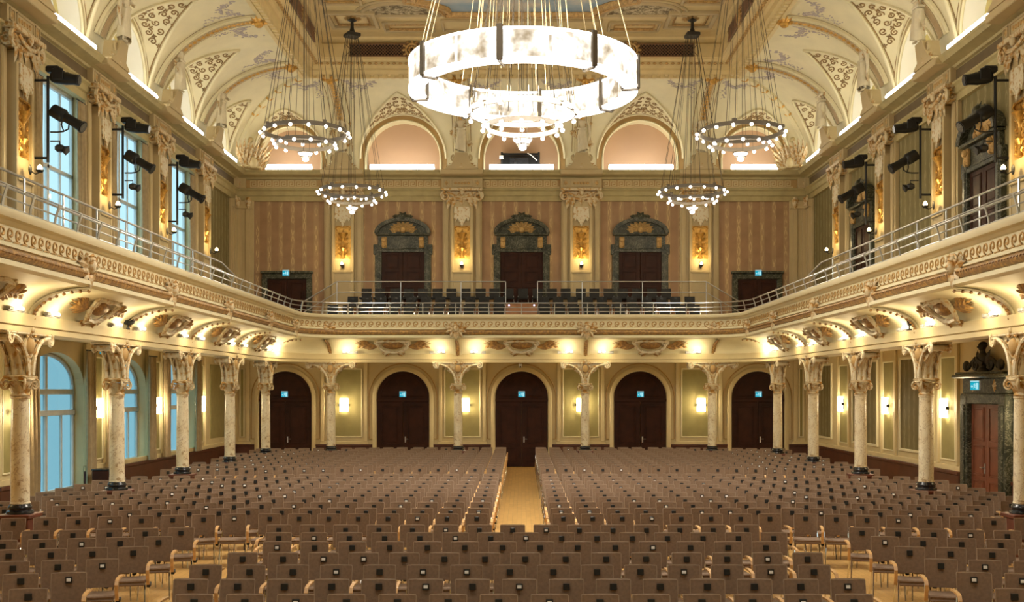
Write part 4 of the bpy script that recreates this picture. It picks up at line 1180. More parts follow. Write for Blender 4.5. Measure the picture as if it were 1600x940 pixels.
def make_cartouche():
    r = empty('cartouche'); r['category'] = 'ornament'
    up = (0,-1,0)
    b = MB()
    P = [(-.45,.20),(-.40,-.02),(-.25,-.20),(0,-.24),(.25,-.20),(.40,-.02),(.45,.20),(.2,.25),(0,.22),(-.2,.25)]
    b.tube([(x,-.07,z) for x, z in P], .05, 6, True)
    for s in (-1, 1):
        spiral_tube(b, (s*.40,-.08,.16), (s,0,0), (0,0,1), .11, 1.5, .035, 20, -1); spiral_tube(b, (s*.24,-.08,-.23), (s,0,0), (0,0,1), .08, 1.4, .03, 18, 1)
    b.build('scroll_frame', M['stucco_light'], r)
    b = MB(); b.ell((0,-.03,.03), (.30,.08,.15), 14, 8); b.build('medallion', M['gilt_leaf'], r)
    for s in (-1, 1):
        b = MB()
        for k in range(9):
            a = -.55+k*.16; b.leaf((s*(.42+.02*k),-.04,.02), (s*cos(a),-.08,sin(a)), up, .34+.28*(1-abs(k-4)/5), .055, .7, 6, 2)
        for k in range(6): b.leaf((s*(.55+.07*k),-.05,.03), (s*1,-.2,.6*(-1)**k), up, .2, .05, .8, 5, 2)
        for k in range(4): b.leaf((s*.1,-.06,-.22), (s*(.3+.35*k),-.1,-.4), up, .26, .05, .8, 5, 2)
        b.build('palm_fan', M['gilt_leaf'], r)
    b = MB()
    for k in range(5): b.leaf((0,-.06,.22), (-.6+.3*k,-.1,.5), up, .18, .05, .8, 5, 2)
    b.build('leaf_sprig', M['gilt_leaf'], r)
    return r
us = [False]; pr = make_cartouche()
def tilt(o, t): o.rotation_euler = (t, 0, o.rotation_euler[2])
OC_, ZC_ = .2+1.0*(1-cos(.70))+.06, 4.43+.5*sin(.70)-.04
for x, w in ((-S, 'left'), (0, 'centre'), (S, 'right')):
    o = place(pr, us, loc=(x, YB-OC_, ZC_), rz=0, label='gilded cartouche with palm fans under back gallery, %s of three' % w, group='cove cartouches', scale=(1.3,1.1,1.15)); tilt(o, .75)
for side in ('left', 'right'):
    for k in range(5):
        y = (YC[k]+YC[k+1])/2
        w = ['rear bay', 'fourth bay from the stage', 'third bay from the stage', 'second bay from the stage', 'bay nearest the stage'][k]
        o = place(pr, us, loc=(-(CX-OC_) if side == 'left' else CX-OC_, y, ZC_), rz=facing(side), label='gilded cartouche with palm fans under %s gallery, %s' % (side, w), group='cove cartouches', scale=(1.3,1.1,1.15)); tilt(o, .75)

# sculpted figures at the feet of the vault ribs
def skinned(joints, edges, sub=2):
    me = bpy.data.meshes.new('fig'); names = list(joints)
    me.from_pydata([joints[n][0] for n in names], [(names.index(a), names.index(c)) for a, c in edges], [])
    o = bpy.data.objects.new('fig', me); COL.objects.link(o)
    m = o.modifiers.new('s', 'SKIN'); m.use_smooth_shade = True
    for i, n in enumerate(names):
        r = joints[n][1]; me.skin_vertices[0].data[i].radius = (r, r) if not isinstance(r, tuple) else r
    me.skin_vertices[0].data[0].use_root = True
    o.modifiers.new('u', 'SUBSURF').levels = sub
    dg = bpy.context.evaluated_depsgraph_get(); e = o.evaluated_get(dg)
    out = bpy.data.meshes.new_from_object(e); bpy.data.objects.remove(o); return out
def mesh_to_mb(me):
    b = MB(); b.add([v.co[:] for v in me.vertices], [tuple(p.vertices) for p in me.polygons]); return b
def figure(v):
    s = -1 if v else 1
    J = {'pelvis': ((0,-.02,.95), (.15,.12)), 'waist': ((s*.02,-.03,1.12), (.12,.09)), 'chest': ((s*.03,-.03,1.34), (.165,.12)), 'neck': ((s*.02,-.03,1.52), .06), 'head': ((s*.0,-.07,1.63), .09), 'crown': ((s*-.01,-.07,1.74), .075),
         'sl': ((-.19,-.03,1.44), .075), 'el': ((-.36,-.10,1.58), .05), 'wl': ((-.26,-.12,1.84), .036), 'hl': ((-.20,-.10,1.93), .04),
         'sr': ((.20,-.03,1.43), .075), 'er': ((.36,-.14,1.26), .05) if v else ((.34,-.08,1.62), .05), 'wr': ((.20,-.26,1.16), .036) if v else ((.22,-.08,1.86), .036), 'hr': ((.12,-.28,1.18), .04) if v else ((.14,-.06,1.94), .04),
         'pl': ((-.10,-.03,.86), .10), 'kl': ((-.13,-.13,.50), .068), 'al': ((-.11,-.02,.09), .042), 'fl': ((-.13,-.17,.03), .04),
         'pr': ((.10,-.03,.86), .10), 'kr': ((.10,-.05,.48), .068), 'ar': ((.12,.02,.09), .042), 'fr': ((.15,-.14,.03), .04)}
    E = [('pelvis','waist'),('waist','chest'),('chest','neck'),('neck','head'),('head','crown'),('chest','sl'),('sl','el'),('el','wl'),('wl','hl'),('chest','sr'),('sr','er'),('er','wr'),('wr','hr'),
         ('pelvis','pl'),('pl','kl'),('kl','al'),('al','fl'),('pelvis','pr'),('pr','kr'),('kr','ar'),('ar','fr')]
    b = mesh_to_mb(skinned(J, E))
    hx = J['head'][0][0]
    b.ell((hx,-.165,1.64), (.016,.026,.028), 6, 4)
    for q in (-1, 1): b.ell((hx+q*.034,-.15,1.665), (.016,.012,.010), 6, 4); b.ell((hx+q*.092,-.06,1.64), (.014,.022,.03), 6, 4)
    b.ell((hx,-.155,1.59), (.026,.014,.010), 6, 4)
    dr = MB()       # cloth about the hips falling along one leg
    rings = []
    for i in range(9):
        t = i/8; z = 1.05-.95*t; rings.append([((.17+.05*t+.025*sin(5*a+4*t))*cos(a)+s*.05*t, -.03+(.145+.06*t+.02*sin(6*a))*sin(a), z+(.06*cos(a)*s)) for a in [k/20*2*pi for k in range(20)]])
    dr.loft(rings, True, False)
    dr.tube([(-.17,-.1,1.07),(0,-.19,1.02),(.17,-.1,1.09),(.1,.1,1.1),(-.1,.1,1.08)], .045, 6, True)
    dr.tube([(s*.2,-.05,1.45),(s*.3,0,1.2),(s*.33,.02,.8),(s*.28,.0,.45)], [.05,.07,.06,.03], 7)
    hair = MB(); hair.ell((hx,-.045,1.70), (.105,.105,.095), 10, 7); hair.ell((hx,.03,1.62), (.08,.07,.10), 8, 6)
    return b, dr, hair
FIG = [tuple(q.mesh('figure_mesh', M['figure_stucco'], 60) for q in figure(v)) for v in (0, 1)]
def make_statue(v):
    r = empty('statue'); r['category'] = 'sculpture'
    for nm, me in zip(('figure', 'drapery', 'hair'), FIG[v]):
        o = bpy.data.objects.new(nm, me); COL.objects.link(o); o.parent = r; o.location = (0,-.28,.60); o.scale = (.92,.92,.90)
    b = MB()
    b.prism([(-.66,0),(.66,0),(.62,.07),(.38,.18),(.28,.5),(.24,.62),(-.24,.62),(-.28,.5),(-.38,.18),(-.62,.07)], lambda x, z: (x, -.20-.25*max(0, z-.15), z), lambda x, z: (x, .16, z))
    for s in (-1, 1): spiral_tube(b, (s*.30,-.18,.42), (s,0,0), (0,0,1), .13, 1.5, .04, 20, -1)
    b.build('pedestal', M['pilaster_tan'], r)
    b = MB(); b.tube([(.17*cos(k*pi/8),-.18,.26+.17*sin(k*pi/8)) for k in range(16)], .03, 5, True); b.ell((0,-.17,.26), (.13,.05,.13), 12, 6)
    for s in (-1, 1):
        for k in range(3): b.leaf((s*.22,-.17,.05), (s*1,0,.3+.4*k), (0,-1,0), .42-.07*k, .06, .5, 6, 2)
    b.build('medallion', M['stucco'], r)
    b = MB()     # flowers and small leaves about the figure
    for k in range(9):
        a = k*.7; b.leaf((.25*cos(a),-.26,.9+.1*k), (cos(a),-.3,.3), (0,-1,0), .28, .08, .9, 6, 3)
    b.build('flowers', M['stucco'], r)
    b = MB()
    for k in range(8): b.leaf((-.35+.1*k,-.30,2.02), (-.7+.2*k,-.2,.5), (0,-1,0), .26, .07, .9, 6, 3)
    b.build('leaf_spray', M['stucco'], r)
    return r
PA, PB = make_statue(0), make_statue(1); ua, ub = [False], [False]
def statue(i, **k): return place((PA, PB)[i % 2], (ua, ub)[i % 2], **k)
for i, x in enumerate(BX):
    statue(i, loc=(x, YW-.52, Z_LEDGE), rz=0, label='cream stucco figure on back cornice beside lunettes, %s of four' % LB[i], group='vault figures')
for side in ('left', 'right'):
    for k in range(5):
        w = ['at the rear', 'fourth from the stage', 'third from the stage', 'second from the stage', 'nearest the stage'][k]
        statue(k+1, loc=on_wall(side, YC[k], .52, Z_LEDGE), rz=facing(side), label='cream stucco figure holding up the %s vault rib, %s' % (side, w), group='vault figures')
# shell and leaf sprays in the two rear corners
def make_spray():
    r = empty('corner_ornament'); r['category'] = 'ornament'; r.scale = (.72, .8, .85)
    b = MB()
    for row, (n, L, W, z, sp) in enumerate(((9, 1.1, .17, .25, .17), (8, .8, .16, .12, .2), (7, .55, .15, .0, .24))):
        for k in range(n):
            a = (k-(n-1)/2)*sp; b.leaf((.25*sin(a)*3, -.12-.14*row, z), (sin(a)*1.1, -.25, cos(a)), (0,-1,.2), L, W, -.9, 8, 2)
    b.build('leaf_spray', M['stucco'], r)
    b = MB(); b.ell((0,-.45,.22), (.24,.16,.26), 12, 8); b.bbox(-.6,.6,-.45,.1,0,.10,.03); b.build('shell', M['cream'], r)
    b = MB(); b.ell((0,-.2,1.3), (.16,.12,.14), 10, 6); b.build('finial', M['cream'], r)
    return r
us = [False]; pr = make_spray()
for s in (-1, 1): place(pr, us, loc=(s*(HW-.75), YW-.75, Z_LEDGE), rz=(pi/4 if s < 0 else -pi/4), label='cream shell with leaf spray on the cornice in %s rear corner' % ('left' if s < 0 else 'right'), group='corner sprays')

# light tubes on the ledge below the lunettes
def make_tube():
    r = empty('light_strip'); r['category'] = 'strip light'
    b = MB(); b.bbox(-1.3,1.3,-.03,.07,0,.05,.008); b.build('channel', M['white_plaster'], r)
    b = MB(); b.tube([(-1.27,0,.14),(1.27,0,.14)], .105, 10); b.build('lit_tube', M['tube_light'], r)
    return r
us = [False]; pr = make_tube()
for x, w in ((-9.25, 'far left'), (-S, 'left of centre'), (0, 'centre'), (S, 'right of centre'), (9.25, 'far right')):
    place(pr, us, loc=(x, YW-.36, Z_LEDGE), rz=0, label='glowing light strip under back wall lunette, %s' % w, group='cornice light strips', scale=((.72 if abs(x) > 9 else 1.0), 1, 1))
for side in ('left', 'right'):
    for k in range(5):
        w = ['rear corner', 'fourth from the stage', 'third from the stage', 'second from the stage', 'nearest the stage'][k]
        place(pr, us, loc=on_wall(side, BAY[k], .40, Z_LEDGE), rz=facing(side), label='glowing light strip under %s wall lunette, %s' % (side, w), group='cornice light strips', scale=(.72 if k == 0 else 1, 1, 1))

# projection equipment in the middle lunette
r = empty('projection_unit', (-.05, YW+.16, Z_LEDGE+.1)); tag(r, 'black boxed projection unit standing in the middle back lunette', 'projector')
b = MB(); b.bbox(-.78,.78,-.06,.0,.62,.70,.01); b.bbox(-.78,-.70,-.25,.15,.05,.70,.01); b.bbox(.70,.78,-.25,.15,.05,.70,.01); b.bbox(-.78,.78,.0,.12,.05,.62,.01); b.bbox(-.78,.78,-.3,.15,0,.07,.01); b.build('black_frame', M['black_metal'], r)
b = MB(); b.bbox(-.45,.35,-.2,.0,.12,.5,.02); b.tube([(-.2,-.2,.32),(-.2,-.30,.32)], [.09,.08], 12); b.build('projector', M['black_gloss'], r)
b = MB(); b.tube([(.3,-.22,.66),(.45,-.3,.56),(.66,-.3,.36)], .02, 5); b.bbox(-.84,-.68,-.3,-.24,.42,.56,.008); b.build('white_bracket', M['card'], r)
r = empty('security_camera', (-.05, YW-.16, 4.02)); tag(r, 'small white security camera above the central arched door', 'camera')
b = MB(); b.lathe([(0,.10),(.07,.10),(.07,.06),(.05,.04),(.0,.04)], n=12); b.build('mount', M['card'], r)
b = MB(); b.ell((0,-.03,.0), (.06,.07,.06), 10, 6); b.build('body', M['card'], r)
b = MB(); b.ell((0,-.085,-.02), (.035,.02,.035), 8, 6); b.build('lens', M['black_gloss'], r)
# ------------------------------------------------------------------ chandeliers
def lathe_band(mb, r0, r1, z0, z1, n=48): mb.loft([[(r*cos(2*pi*k/n), r*sin(2*pi*k/n), z) for k in range(n)] for r, z in ((r0,z0),(r1,z0),(r1,z1),(r0,z1),(r0,z0))], True, False)
b = MB(); b.ell((0,0,0), .046, 10, 7); BULB = b.mesh('bulb_mesh', M['bulb'])
def inst(name, me, parent, loc):
    o = bpy.data.objects.new(name, me); COL.objects.link(o); o.parent = parent; o.location = loc; return o
def make_chandelier():
    r = empty('chandelier'); r['category'] = 'chandelier'
    b = MB(); lathe_band(b, 1.07, 1.10, .0, .11)
    for k in range(16):
        a = k*pi/8+.1; b.tube([(1.10*cos(a),1.10*sin(a),.03),(1.15*cos(a),1.15*sin(a),.0)], .03, 6)
    for k in range(4): a = k*pi/2+.5; b.bbox(1.08*cos(a)-.05,1.08*cos(a)+.05,1.08*sin(a)-.05,1.08*sin(a)+.05,.08,.17,.01)
    u = b.build('upper_ring', M['ring_metal'], r)
    for k in range(16): a = k*pi/8+.1; inst('bulb', BULB, u, (1.17*cos(a), 1.17*sin(a), -.02))
    b = MB(); lathe_band(b, .73, .76, -.30, -.20)
    for k in range(12): a = k*pi/6+.2; b.tube([(.76*cos(a),.76*sin(a),-.27),(.80*cos(a),.80*sin(a),-.30)], .028, 6)
    l = b.build('lower_ring', M['ring_metal'], r)
    for k in range(12): a = k*pi/6+.2; inst('bulb', BULB, l, (.82*cos(a), .82*sin(a), -.32))
    b = MB(); b.lathe([(.20,-.52),(.215,-.50),(.20,-.485),(.08,-.47),(0,-.47)], n=20, caps=False); b.lathe([(.13,-.62),(.135,-.60),(.11,-.59)], n=16, caps=False)
    for k in range(3): a = k*2*pi/3; b.tube([(.2*cos(a),.2*sin(a),-.5),(.12*cos(a),.12*sin(a),-.63)], .012, 4)
    pn = b.build('pendant', M['ring_metal'], r)
    b = MB(); b.lathe([(0,-.60),(.10,-.585),(.175,-.54),(.185,-.51),(0,-.50)], n=18); b.ell((0,0,-.67), (.085,.085,.06), 12, 6); b.build('lit_bowl', M['bulb'], pn)
    b = MB()
    for k in range(12):
        a = k*pi/6; b.tube([(1.085*cos(a),1.085*sin(a),.1),(1.085*cos(a)*.19,1.085*sin(a)*.19,5.32)], .0075, 4)
    for k in range(6):
        a = k*pi/3+.2; b.tube([(.745*cos(a),.745*sin(a),-.2),(.745*cos(a)*.2,.745*sin(a)*.2,5.32)], .005, 4)
    for k in range(3): a = k*2*pi/3; b.tube([(.1*cos(a),.1*sin(a),-.47),(.1*cos(a)*.8,.1*sin(a)*.8,5.32)], .005, 4)
    b.build('suspension_cables', M['cable'], r)
    b = MB(); b.bbox(-.23,.23,-.23,.23,5.30,5.42,.02); b.lathe([(0,5.42),(.12,5.42),(.06,5.6),(.05,5.8),(.16,5.86),(.05,5.92),(.04,6.0),(0,6.0)], n=14); b.build('ceiling_hook', M['iron'], r)
    return r
us = [False]; pr = make_chandelier(); CH = []
YH2 = 28.9
for x, y, z, w in ((-5.78, 37.1, 9.80, 'far left, hanging before the back gallery'), (5.82, 37.1, 9.80, 'far right, hanging before the back gallery'), (-5.74, YH2, 9.86, 'near left, higher in the photo'), (5.82, YH2, 9.86, 'near right, higher in the photo')):
    place(pr, us, loc=(x, y, z), rz=RND.random(), label='two-ring bulb chandelier, ' + w, group='small ring chandeliers'); CH.append((x, y, z))
place(pr, us, loc=(.02, 22.4, 8.72), rz=.3, label='two-ring bulb chandelier hanging centrally below the large glowing ring', group='small ring chandeliers'); CH.append((.02, 22.4, 8.72))

RX, RY = .03, 22.4
r = empty('ring_chandelier', (RX, RY, 9.17)); tag(r, 'huge glowing glass ring chandelier hanging in the middle of the hall', 'chandelier')
RO, RI, RH = 2.34, 2.06, .60
for k in range(8):
    a0 = -pi/2-.185+k*pi/4
    b = MB(); n = 10
    for q in (0, 1):
        A = [a0+.02+q*(pi/8)+(pi/8-.022)*i/n for i in range(n+1)]
        for R_ in (RO, RI): b.loft([[(R_*cos(a), R_*sin(a), z) for z in (.05, RH-.04)] for a in A], False, False)
    b.build('glass_panel', M['lit_glass'], r, 60)
for k in range(8):
    a = -pi/2-.185+k*pi/4; b = MB()
    b.T = Matrix.Rotation(a, 4, 'Z'); b.bbox(RO-.01, RO+.06, -.06, .06, -.02, RH+.05, .01); b.bbox(RI-.05, RI+.01, -.045, .045, -.02, RH+.05, .01); b.bbox(RI-.03, RO+.03, -.03, -.01, -.06, -.02, .005); b.bbox(RI-.03, RO+.03, .01, .03, -.06, -.02, .005)
    b.build('mullion', M['ring_metal'], r)
for nm, z0, z1, m in (('upper_rim', RH-.05, RH, 'lit_rim'), ('lower_diffuser', 0, .045, 'lit_rim')):
    b = MB(); lathe_band(b, RI-.015, RO+.015, z0, z1, 96); b.build(nm, M[m], r)
b = MB()
for k in range(8):
    for d in (-.10, .10):
        a = -pi/2-.185+k*pi/4+d*.5; b.tube([(RO*.97*cos(a), RO*.97*sin(a), RH), (.75*cos(a), .75*sin(a), 6.5)], .0075, 4)
for k in range(16): a = k*pi/8+.1; b.tube([(1.085*cos(a), 1.085*sin(a), -.3), (.5*cos(a), .5*sin(a), 6.5)], .006, 4)
b.build('suspension_cables', M['pilaster_tan'], r)
b = MB(); b.lathe([(0,6.45),(.8,6.45),(.85,6.5),(.8,6.55),(0,6.58)], n=24); b.build('ceiling_canopy', M['iron'], r)

# ------------------------------------------------------------------ small spotlights on the beam under the gallery
def make_beam_light():
    r = empty('cove_spotlight'); r['category'] = 'spotlight'
    b = MB(); b.bbox(-.30,.30,-.015,.015,0,.025,.004); b.bbox(-.30,-.14,-.04,.04,.025,.09,.01); b.bbox(.02,.26,-.05,.05,.02,.045,.006); b.build('ballast', M['grey_plastic'], r)
    b = MB(); b.ell((.06,0,.075), (.05,.05,.035), 10, 6); b.ell((.21,0,.075), (.05,.05,.035), 10, 6); b.build('lit_head', M['spot_lit'], r)
    return r
us = [False]; pr = make_beam_light(); SPOTS = []
for i, x in enumerate(BX):
    for s in (-1, 1):
        px = x+s*.74; place(pr, us, loc=(px, YB-.27, 4.425), rz=0 if s < 0 else pi, label='small lit spotlight on the beam, %s of the %s back column' % ('left' if s < 0 else 'right', LB[i]), group='beam spotlights'); SPOTS.append((px, YB-.60, 4.45))
for side in ('left', 'right'):
    for k in range(5):
        for s in (-1, 1):
            y = YC[k]+s*.75; x = (CX-.27)*(-1 if side == 'left' else 1)
            if k == 0 and s > 0: y = YC[k]-.1
            place(pr, us, loc=(x, y, 4.425), rz=facing(side), label='small lit spotlight on %s beam, %s side of column %s' % (side, 'far' if s > 0 else 'near', ['at the rear corner', 'fourth from the stage', 'third from the stage', 'second from the stage', 'nearest the stage'][k]), group='beam spotlights')
            SPOTS.append((x*(CX-.60)/(CX-.27), y, 4.45))
for side, y in (('left', 24.4), ('right', 24.75)):
    r = empty('stage_lamp', ((-1 if side == 'left' else 1)*(CX-.30), y, 4.425), facing(side)+.3); tag(r, 'small black clamp lamp on the %s gallery beam between spotlights' % side, 'spotlight')
    b = MB(); b.tube([(0,0,0),(0,0,.12)], .015, 6); b.bbox(-.05,.05,-.04,.04,0,.03,.006); b.build('clamp', M['black_metal'], r)
    b = MB(); b.tube([(-.10,.06,.15),(0,0,.15),(.12,-.06,.19)], [.05,.06,.08], 10); b.build('lamp_head', M['black_metal'], r)

# ------------------------------------------------------------------ stage lighting hung at the pilasters
def spot_set(side, k, w):
    y = YC[k]+.74; o = .50; f = facing(side); sg = 1 if side == 'left' else -1
    P = lambda a, oo, z: on_wall(side, y+a, o+oo, z)
    r = empty('lighting_pole', P(0,0,8.35), f); tag(r, 'black lighting pole at %s gallery pilaster, %s' % (side, w), 'pole', 'lighting poles')
    b = MB(); b.tube([(0,0,0),(0,0,2.0)], .035, 8); b.build('pole', M['black_metal'], r)
    b = MB(); 
    for z in (.1, 1.9): b.bbox(-.03,.03,.02,.36,z-.025,z+.025,.008)
    b.build('wall_bracket', M['black_metal'], r)
    # top: moving head
    r = empty('moving_head_lamp', P(.0,.0,10.37), f); tag(r, 'black moving head lamp on top of %s gallery pole, %s' % (side, w), 'stage light', 'moving head lamps')
    b = MB(); b.bbox(-.13,.13,-.30,.02,.05,.20,.03); b.tube([(0,0,.1),(0,-.1,.12)], .05, 8); b.build('base', M['black_metal'], r)
    b = MB()
    for s in (-1, 1): b.bbox(s*.16-.025, s*.16+.025, -.42, -.16, -.14, .12, .015)
    b.bbox(-.185,.185,-.34,-.20,.10,.135,.01)
    b.build('yoke', M['black_metal'], r)
    b = MB(); b.tube([(0,-.08,-.04),(0,-.16,-.05),(0,-.42,-.08),(0,-.62,-.10),(0,-.72,-.115)], [.10,.135,.145,.12,.13], 14); b.build('head', M['black_metal'], r)
    b = MB(); b.tube([(0,-.715,-.115),(0,-.735,-.118)], .10, 12); b.build('lens', M['black_gloss'], r)
    # profile spot: long barrel tilted down into the hall
    r = empty('profile_spotlight', P(.0,.055,9.55), f); tag(r, 'long black profile spotlight tilted down from %s gallery pole, %s' % (side, w), 'stage light', 'profile spotlights')
    D = V((sg*-.10,-.86,-.50)).normalized(); up = V((0,-.5,.86))
    b = MB(); q = lambda t: tuple(V((0,-.05,.02))+D*t)
    b.tube([q(0),q(.03),q(.28),q(.33),q(.36),q(.60),q(.80),q(.84),q(.86)], [.10,.155,.165,.15,.115,.112,.125,.15,.15], 14); b.build('barrel', M['black_metal'], r)
    b = MB(); b.tube([q(.86),q(.875)], .115, 14); b.build('lens', M['black_gloss'], r)
    b = MB(); m = V(q(.38)); b.tube([m+V((-.19,0,0)), m+V((-.19,.02,-.22)), m+V((0,.05,-.32)), m+V((.19,.02,-.22)), m+V((.19,0,0))], .018, 6); b.tube([m+V((0,.05,-.32)), (0,-.18,-.50), (0,0,-.50)], .02, 6); b.build('yoke', M['black_metal'], r)
    # small lamp on an arm
    r = empty('small_stage_lamp', P(.0,.055,8.72), f); tag(r, 'small black lamp low on %s gallery pole, %s' % (side, w), 'stage light', 'small pole lamps')
    b = MB(); b.tube([(0,0,.12),(0,-.22,.12),(0,-.22,.02)], .018, 6); b.build('arm', M['black_metal'], r)
    b = MB(); b.bbox(-.11,.11,-.33,-.13,-.13,.03,.04); b.tube([(0,-.30,-.06),(0,-.40,-.10)], [.07,.12], 4); b.build('lamp_head', M['black_metal'], r)
for side in ('left', 'right'):
    for k, w in ((3, 'nearest the stage'), (2, 'second from the stage'), (1, 'third from the stage')): spot_set(side, k, w)

# ------------------------------------------------------------------ curtains
def curtain(side, a, w, z0, z1, o, label, group, mat='curtain'):
    p = on_wall(side, a, o, z0); r = empty('curtain', p, facing(side)); tag(r, label, 'curtain', group)
    b = MB(); n = 40; h = z1-z0
    rings = [[(-w/2+w*i/n+.01*sin(i*1.3+z), .055*sin(i/n*w*2*pi/.16)*(1-.25*z/h)+.012*sin(2*z+i), z) for i in range(n+1)] for z in [h*j/8 for j in range(9)]]
    b.loft(rings, False, False); b.loft([[(p_[0], p_[1]+.012, p_[2]) for p_ in rg] for rg in rings], False, False); b.build('drape', M[mat], r, 80)
    b = MB(); b.tube([(-w/2-.08,0,h+.02),(w/2+.08,0,h+.02)], .02, 8); b.build('rail', M['iron'], r)
for k in (1, 2, 3):
    w = ['', 'third from the stage', 'second from the stage', 'nearest the stage'][k]
    z0 = .12 if k == 3 else .95
    for s, e in ((1, 'far'), (-1, 'near')):
        curtain('left', BAY[k]+s*1.68, .56, z0, 4.08, .22, 'tan curtain at %s side of lower left window, %s' % (e, w), 'lower window curtains')
        curtain('left', BAY[k]+s*1.30, .46, 5.6, 10.5, .10, 'tan curtain at %s side of upper left window, %s' % (e, w), 'upper window curtains')
curtain('left', YC[4]+.9, .7, .12, 4.08, .25, 'tan curtain behind the nearest left column', 'lower window curtains')

# ------------------------------------------------------------------ railings
def railing(name, pts, rails, posts, label, zb, lean=.0, flat=False, group='gallery railings', nrm=None):
    r = empty(name, (pts[0][0], pts[0][1], zb)); tag(r, label, 'railing', group); ox, oy = pts[0][:2]
    for nm, z, rad in rails:
        b = MB(); b.tube([(p[0]-ox, p[1]-oy, z-zb+(p[2] if len(p) > 2 else 0)) for p in pts], rad, 8); b.build(nm, M['steel'], r)
    top = max(z for _, z, _ in rails)-zb
    for q in posts:
        x, y = q[0]-ox, q[1]-oy; d = q[2] if len(q) > 2 else (1, 0); nx, ny = d[1], -d[0]; h = top+(q[3] if len(q) > 3 else 0)
        b = MB()
        if flat:
            b.loft([[(x+d[0]*e*.035+nx*(l+g_), y+d[1]*e*.035+ny*(l+g_), z) for e, g_ in ((-1,-.008),(1,-.008),(1,.008),(-1,.008))] for z, l in ((0,0),(h*.5,lean*.3),(h,lean))], True, True)
        else: b.tube([(x,y,0),(x+nx*lean*.3,y+ny*lean*.3,h*.5),(x+nx*lean,y+ny*lean,h)], .019, 8)
        b.build('post', M['steel'], r)
GP = gallery_line(1.06)
left_pts = [(-CX+1.06, 14)] + GP[1:16]; right_pts = GP[16:31]+[(CX-1.06, 14)]
mid = len(GP)//2
def pw(pts, step, s0=0): return [(p[0], p[1], d) for p, d in walk(pts, step, s0)]
RL = [('top_rail', 6.24, .024), ('middle_rail', 6.08, .015), ('lower_rail', 5.93, .013)]
railing('gallery_railing', left_pts, RL, pw(left_pts, .95), 'steel tube railing on the left gallery parapet', 5.80, .10, True)
railing('gallery_railing', right_pts, RL, pw(right_pts, 1.1), 'steel tube railing on the right gallery parapet', 5.80, .10)
bp = [(-6.2, left_pts[-1][1]), (6.2, left_pts[-1][1])]
railing('gallery_railing', bp, RL, [(-6.0+1.2*i, bp[0][1], (1, 0)) for i in range(11)], 'steel tube railing on the back gallery parapet', 5.80, .10)
for s, w in ((-1, 'left'), (1, 'right')):
    pts = [(s*8.55, 14), (s*8.55, 31.0), (s*8.55, 32.6, -.25)]
    railing('aisle_railing', pts, [('top_rail', 6.70, .024), ('lower_rail', 6.48, .015)], [(s*8.55, 15.5+1.6*i, (0, 1)) for i in range(10)], 'raised steel handrail behind the %s gallery parapet' % w, 5.40, 0)
    x0, x1, x2 = s*.60, s*6.95, s*8.2
    railing('tier_railing', [(x0, 40.95), (x1, 40.95), (x2, 40.95, -.75)], [('top_rail', 7.15, .024), ('lower_rail', 6.75, .016)], [(x0, 40.95, (1, 0)), (s*2.28, 40.95, (1, 0)), (s*4.55, 40.95, (1, 0)), (x1, 40.95, (1, 0))], 'steel tier railing among black seats of back gallery, %s of the gap' % w, 5.785, 0)

